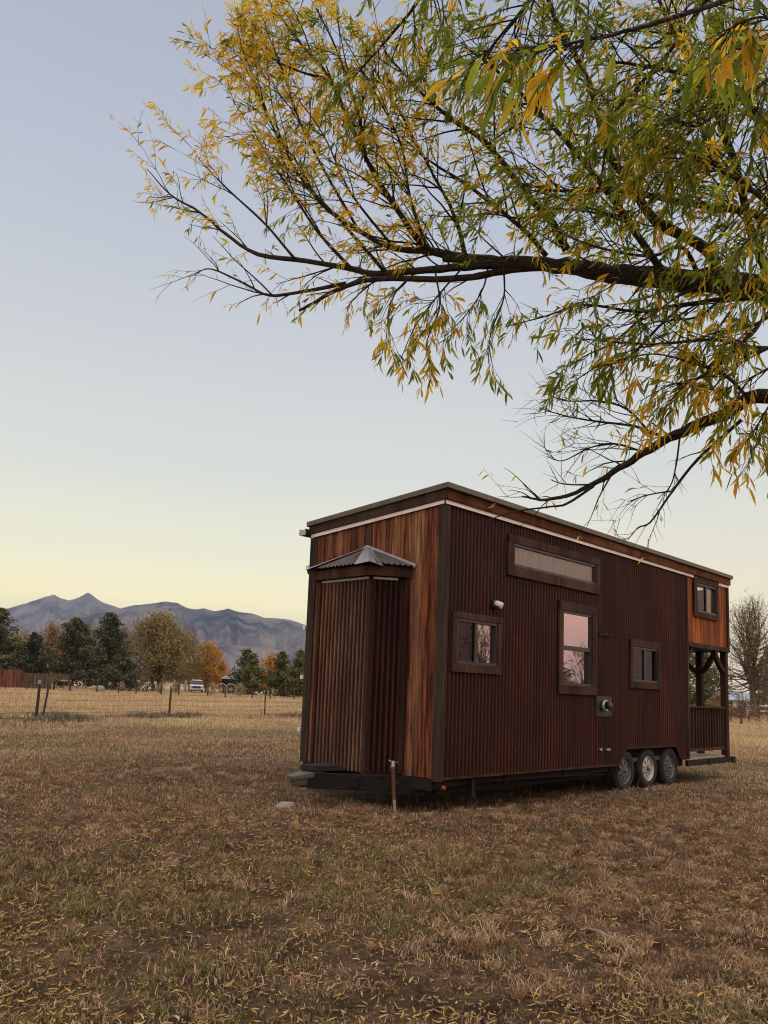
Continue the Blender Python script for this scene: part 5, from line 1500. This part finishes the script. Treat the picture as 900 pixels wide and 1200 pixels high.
    mb = MB(); mb.hexa([p - uu * 1.0, p + uu * 1.0, p + uu * 1.0 + vv * 3, p - uu * 1.0 + vv * 3] + [q + Vector((0, 0, 2.3)) for q in (p - uu * 1.0, p + uu * 1.0, p + uu * 1.0 + vv * 3, p - uu * 1.0 + vv * 3)]); mb.build('shed_wall', M['steel_dark'], S)
    mb = MB(); z = Vector((0, 0, 2.302)); b = [p - uu * 1.2 - vv * .3, p + uu * 1.2 - vv * .3, p + uu * 1.2 + vv * 3.3, p - uu * 1.2 + vv * 3.3]
    mb.hexa([q + z for q in b] + [b[0] + z + Vector((0, 0, .12)), b[1] + z + Vector((0, 0, .12)), b[2] + z + Vector((0, 0, .55)), b[3] + z + Vector((0, 0, .55))]); mb.build('shed_roof', M['galv'], S)
    for k, (px, lab) in enumerate(((204, 'pale post left of the truck, under the willow'), (217.5, 'pale post right beside the white truck'))):
        p = far(px, 116); mb = MB(); mb.bar(p, p + Vector((0, 0, 1.75)), .24, .24); mb.bar(p + Vector((0, 0, 1.75)), p + Vector((0, 0, 1.82)), .3, .3)
        tag(mb.build('wooden_post', M['pale_wood']), lab, 'post', 'pale posts beside the truck')

    # farmhouse and rail fence to the right
    a = far(848, 112); b = far(886, 116); H = thing('farmhouse', 'low pale blue roofed farmhouse seen beyond the porch', 'house', a)
    u = (b - a).normalized(); L = (b - a).length; v = Vector((-u.y, u.x, 0)) if Vector((-u.y, u.x, 0)).dot(f_) > 0 else Vector((u.y, -u.x, 0))
    M['house_wall'] = plain('pale_grey_siding', (.40, .41, .45), .7); M['house_roof'] = plain('pale_blue_metal_roof', (.36, .41, .50), .5)
    mb = MB(); q = [a, b, b + v * 5, a + v * 5]; mb.hexa(q + [p + Vector((0, 0, 2.0)) for p in q]); mb.build('house_wall', M['house_wall'], H)
    mb = MB(); q = [a - u * .5 - v * .5, b + u * .5 - v * .5, b + u * .5 + v * 5.5, a - u * .5 + v * 5.5]
    mb.hexa([p + Vector((0, 0, 2.01)) for p in q] + [q[0].lerp(q[3], .48) + Vector((0, 0, 3.4)), q[1].lerp(q[2], .48) + Vector((0, 0, 3.4)), q[1].lerp(q[2], .52) + Vector((0, 0, 3.4)), q[0].lerp(q[3], .52) + Vector((0, 0, 3.4))]); mb.build('house_roof', M['house_roof'], H)
    for t in (.2, .5, .8):
        p = a + u * L * t - v * .03; mb = MB(); mb.hexa([p - u * .5, p + u * .5, p + u * .5 - v * .02, p - u * .5 - v * .02] + [z + Vector((0, 0, 1.0)) for z in (p - u * .5, p + u * .5, p + u * .5 - v * .02, p - u * .5 - v * .02)])
        mb.v = [(x, y, z + .8) for x, y, z in mb.v]; mb.build('window', M['truck_glass'], H)
    a = far(852, 92); b = far(915, 92); RF = thing('rail_fence', 'white rail fence with dark posts in front of the farmhouse', 'rail fence', a)
    for z in (.75, 1.35):
        mb = MB(); mb.bar(a + Vector((0, 0, z)), b + Vector((0, 0, z)), .06, .16); mb.build('rail', M['white_plastic'], RF)
    for k in range(4):
        p = a.lerp(b, (k + .3) / 4); mb = MB(); mb.bar(p, p + Vector((0, 0, 1.7)), .22, .22); mb.build('fence_post', M['post_steel'], RF)
    a = far(858, 84); b = far(872, 84); planks('plank_fence', 'dark brown board panel below the white rail fence', 856, 873, 84, 84, 1.1, M['red_plank'])

    # a flat rock and a stick on the lawn
    mb = MB(); c = Vector((-1.10, 1.60, 0))
    for k, (sx_, sy_, h_, ox, oy) in enumerate(((.20, .13, .10, 0, 0),)):
        n = 11; ring = []
        base = []; topv = []
        ex = Vector((.70, -.71, 0)); ey = Vector((.71, .70, 0))
        for q in range(n):
            t = 2 * math.pi * q / n; rr = rng.uniform(.8, 1.15)
            base.append(c + ex * math.cos(t) * sx_ * rr + ey * math.sin(t) * sy_ * rr + Vector((0, 0, -.02)))
            topv.append(c + ex * (math.cos(t) * sx_ * rr * .72 + .02) + ey * math.sin(t) * sy_ * rr * .7 + Vector((0, 0, .035 + .03 * math.cos(t) + rng.uniform(-.012, .012))))
        mb.v = [tuple(p) for p in base + topv]
        for q in range(n): mb.face((q, (q + 1) % n, n + (q + 1) % n, n + q))
        mb.v.append(tuple(c + Vector((0, 0, .07))))
        for q in range(n): mb.face((n + q, n + (q + 1) % n, 2 * n))
    tag(mb.build('flat_rock', M['stone'], bevel=.008), 'pale flat rock lying on the grass in front of the trailer hitch', 'rock')
    def gp(px, py):
        v = f_ + r_ * ((px - PX) / FOC) - u_ * ((py - PY) / FOC); t = -CAM.z / v.z; q = CAM + v * t; return Vector((q.x, q.y, float(gz(q.x, q.y)) + .025))
    mb = MB(); P = [gp(687, 1095), gp(703, 1103), gp(722, 1111), gp(736, 1119), gp(748, 1126)]
    P = [q + Vector((0, 0, .012 * (i % 2))) for i, q in enumerate(P)]
    mb.tube(P, [.006, .010, .009, .007, .003], 6); mb.tube([P[2], P[2] + Vector((.07, .05, .02)), P[2] + Vector((.16, .06, .0))], [.007, .005, .003], 5)
    tag(mb.build('fallen_stick', M['hoop']), 'pale bare stick lying on the leaf strewn lawn', 'stick')


build_far_things()


# ------------------------------------------------------------------ evening haze
def build_haze():
    m = bpy.data.materials.new('evening_haze'); m.use_nodes = True; nt = m.node_tree
    nt.nodes.remove(nt.nodes['Principled BSDF'])
    v = nd(nt, 'ShaderNodeVolumePrincipled'); v.inputs['Color'].default_value = (.44, .64, 1.0, 1); v.inputs['Density'].default_value = HAZE
    nt.links.new(v.outputs[0], nt.nodes['Material Output'].inputs['Volume'])
    mb = MB(); mb.box(-12600, 12600, -12600, 12600, -24, 1100)
    tag(mb.build('haze', m), 'thin bluish evening air between the field and the mountains', 'haze', kind='stuff')


HAZE = 6.5e-5
build_haze()

sc.cycles.use_denoising = True
sc.cycles.denoiser = 'OPENIMAGEDENOISE'
sc.cycles.denoising_input_passes = 'RGB_ALBEDO_NORMAL'
sc.cycles.filter_width = 1.1
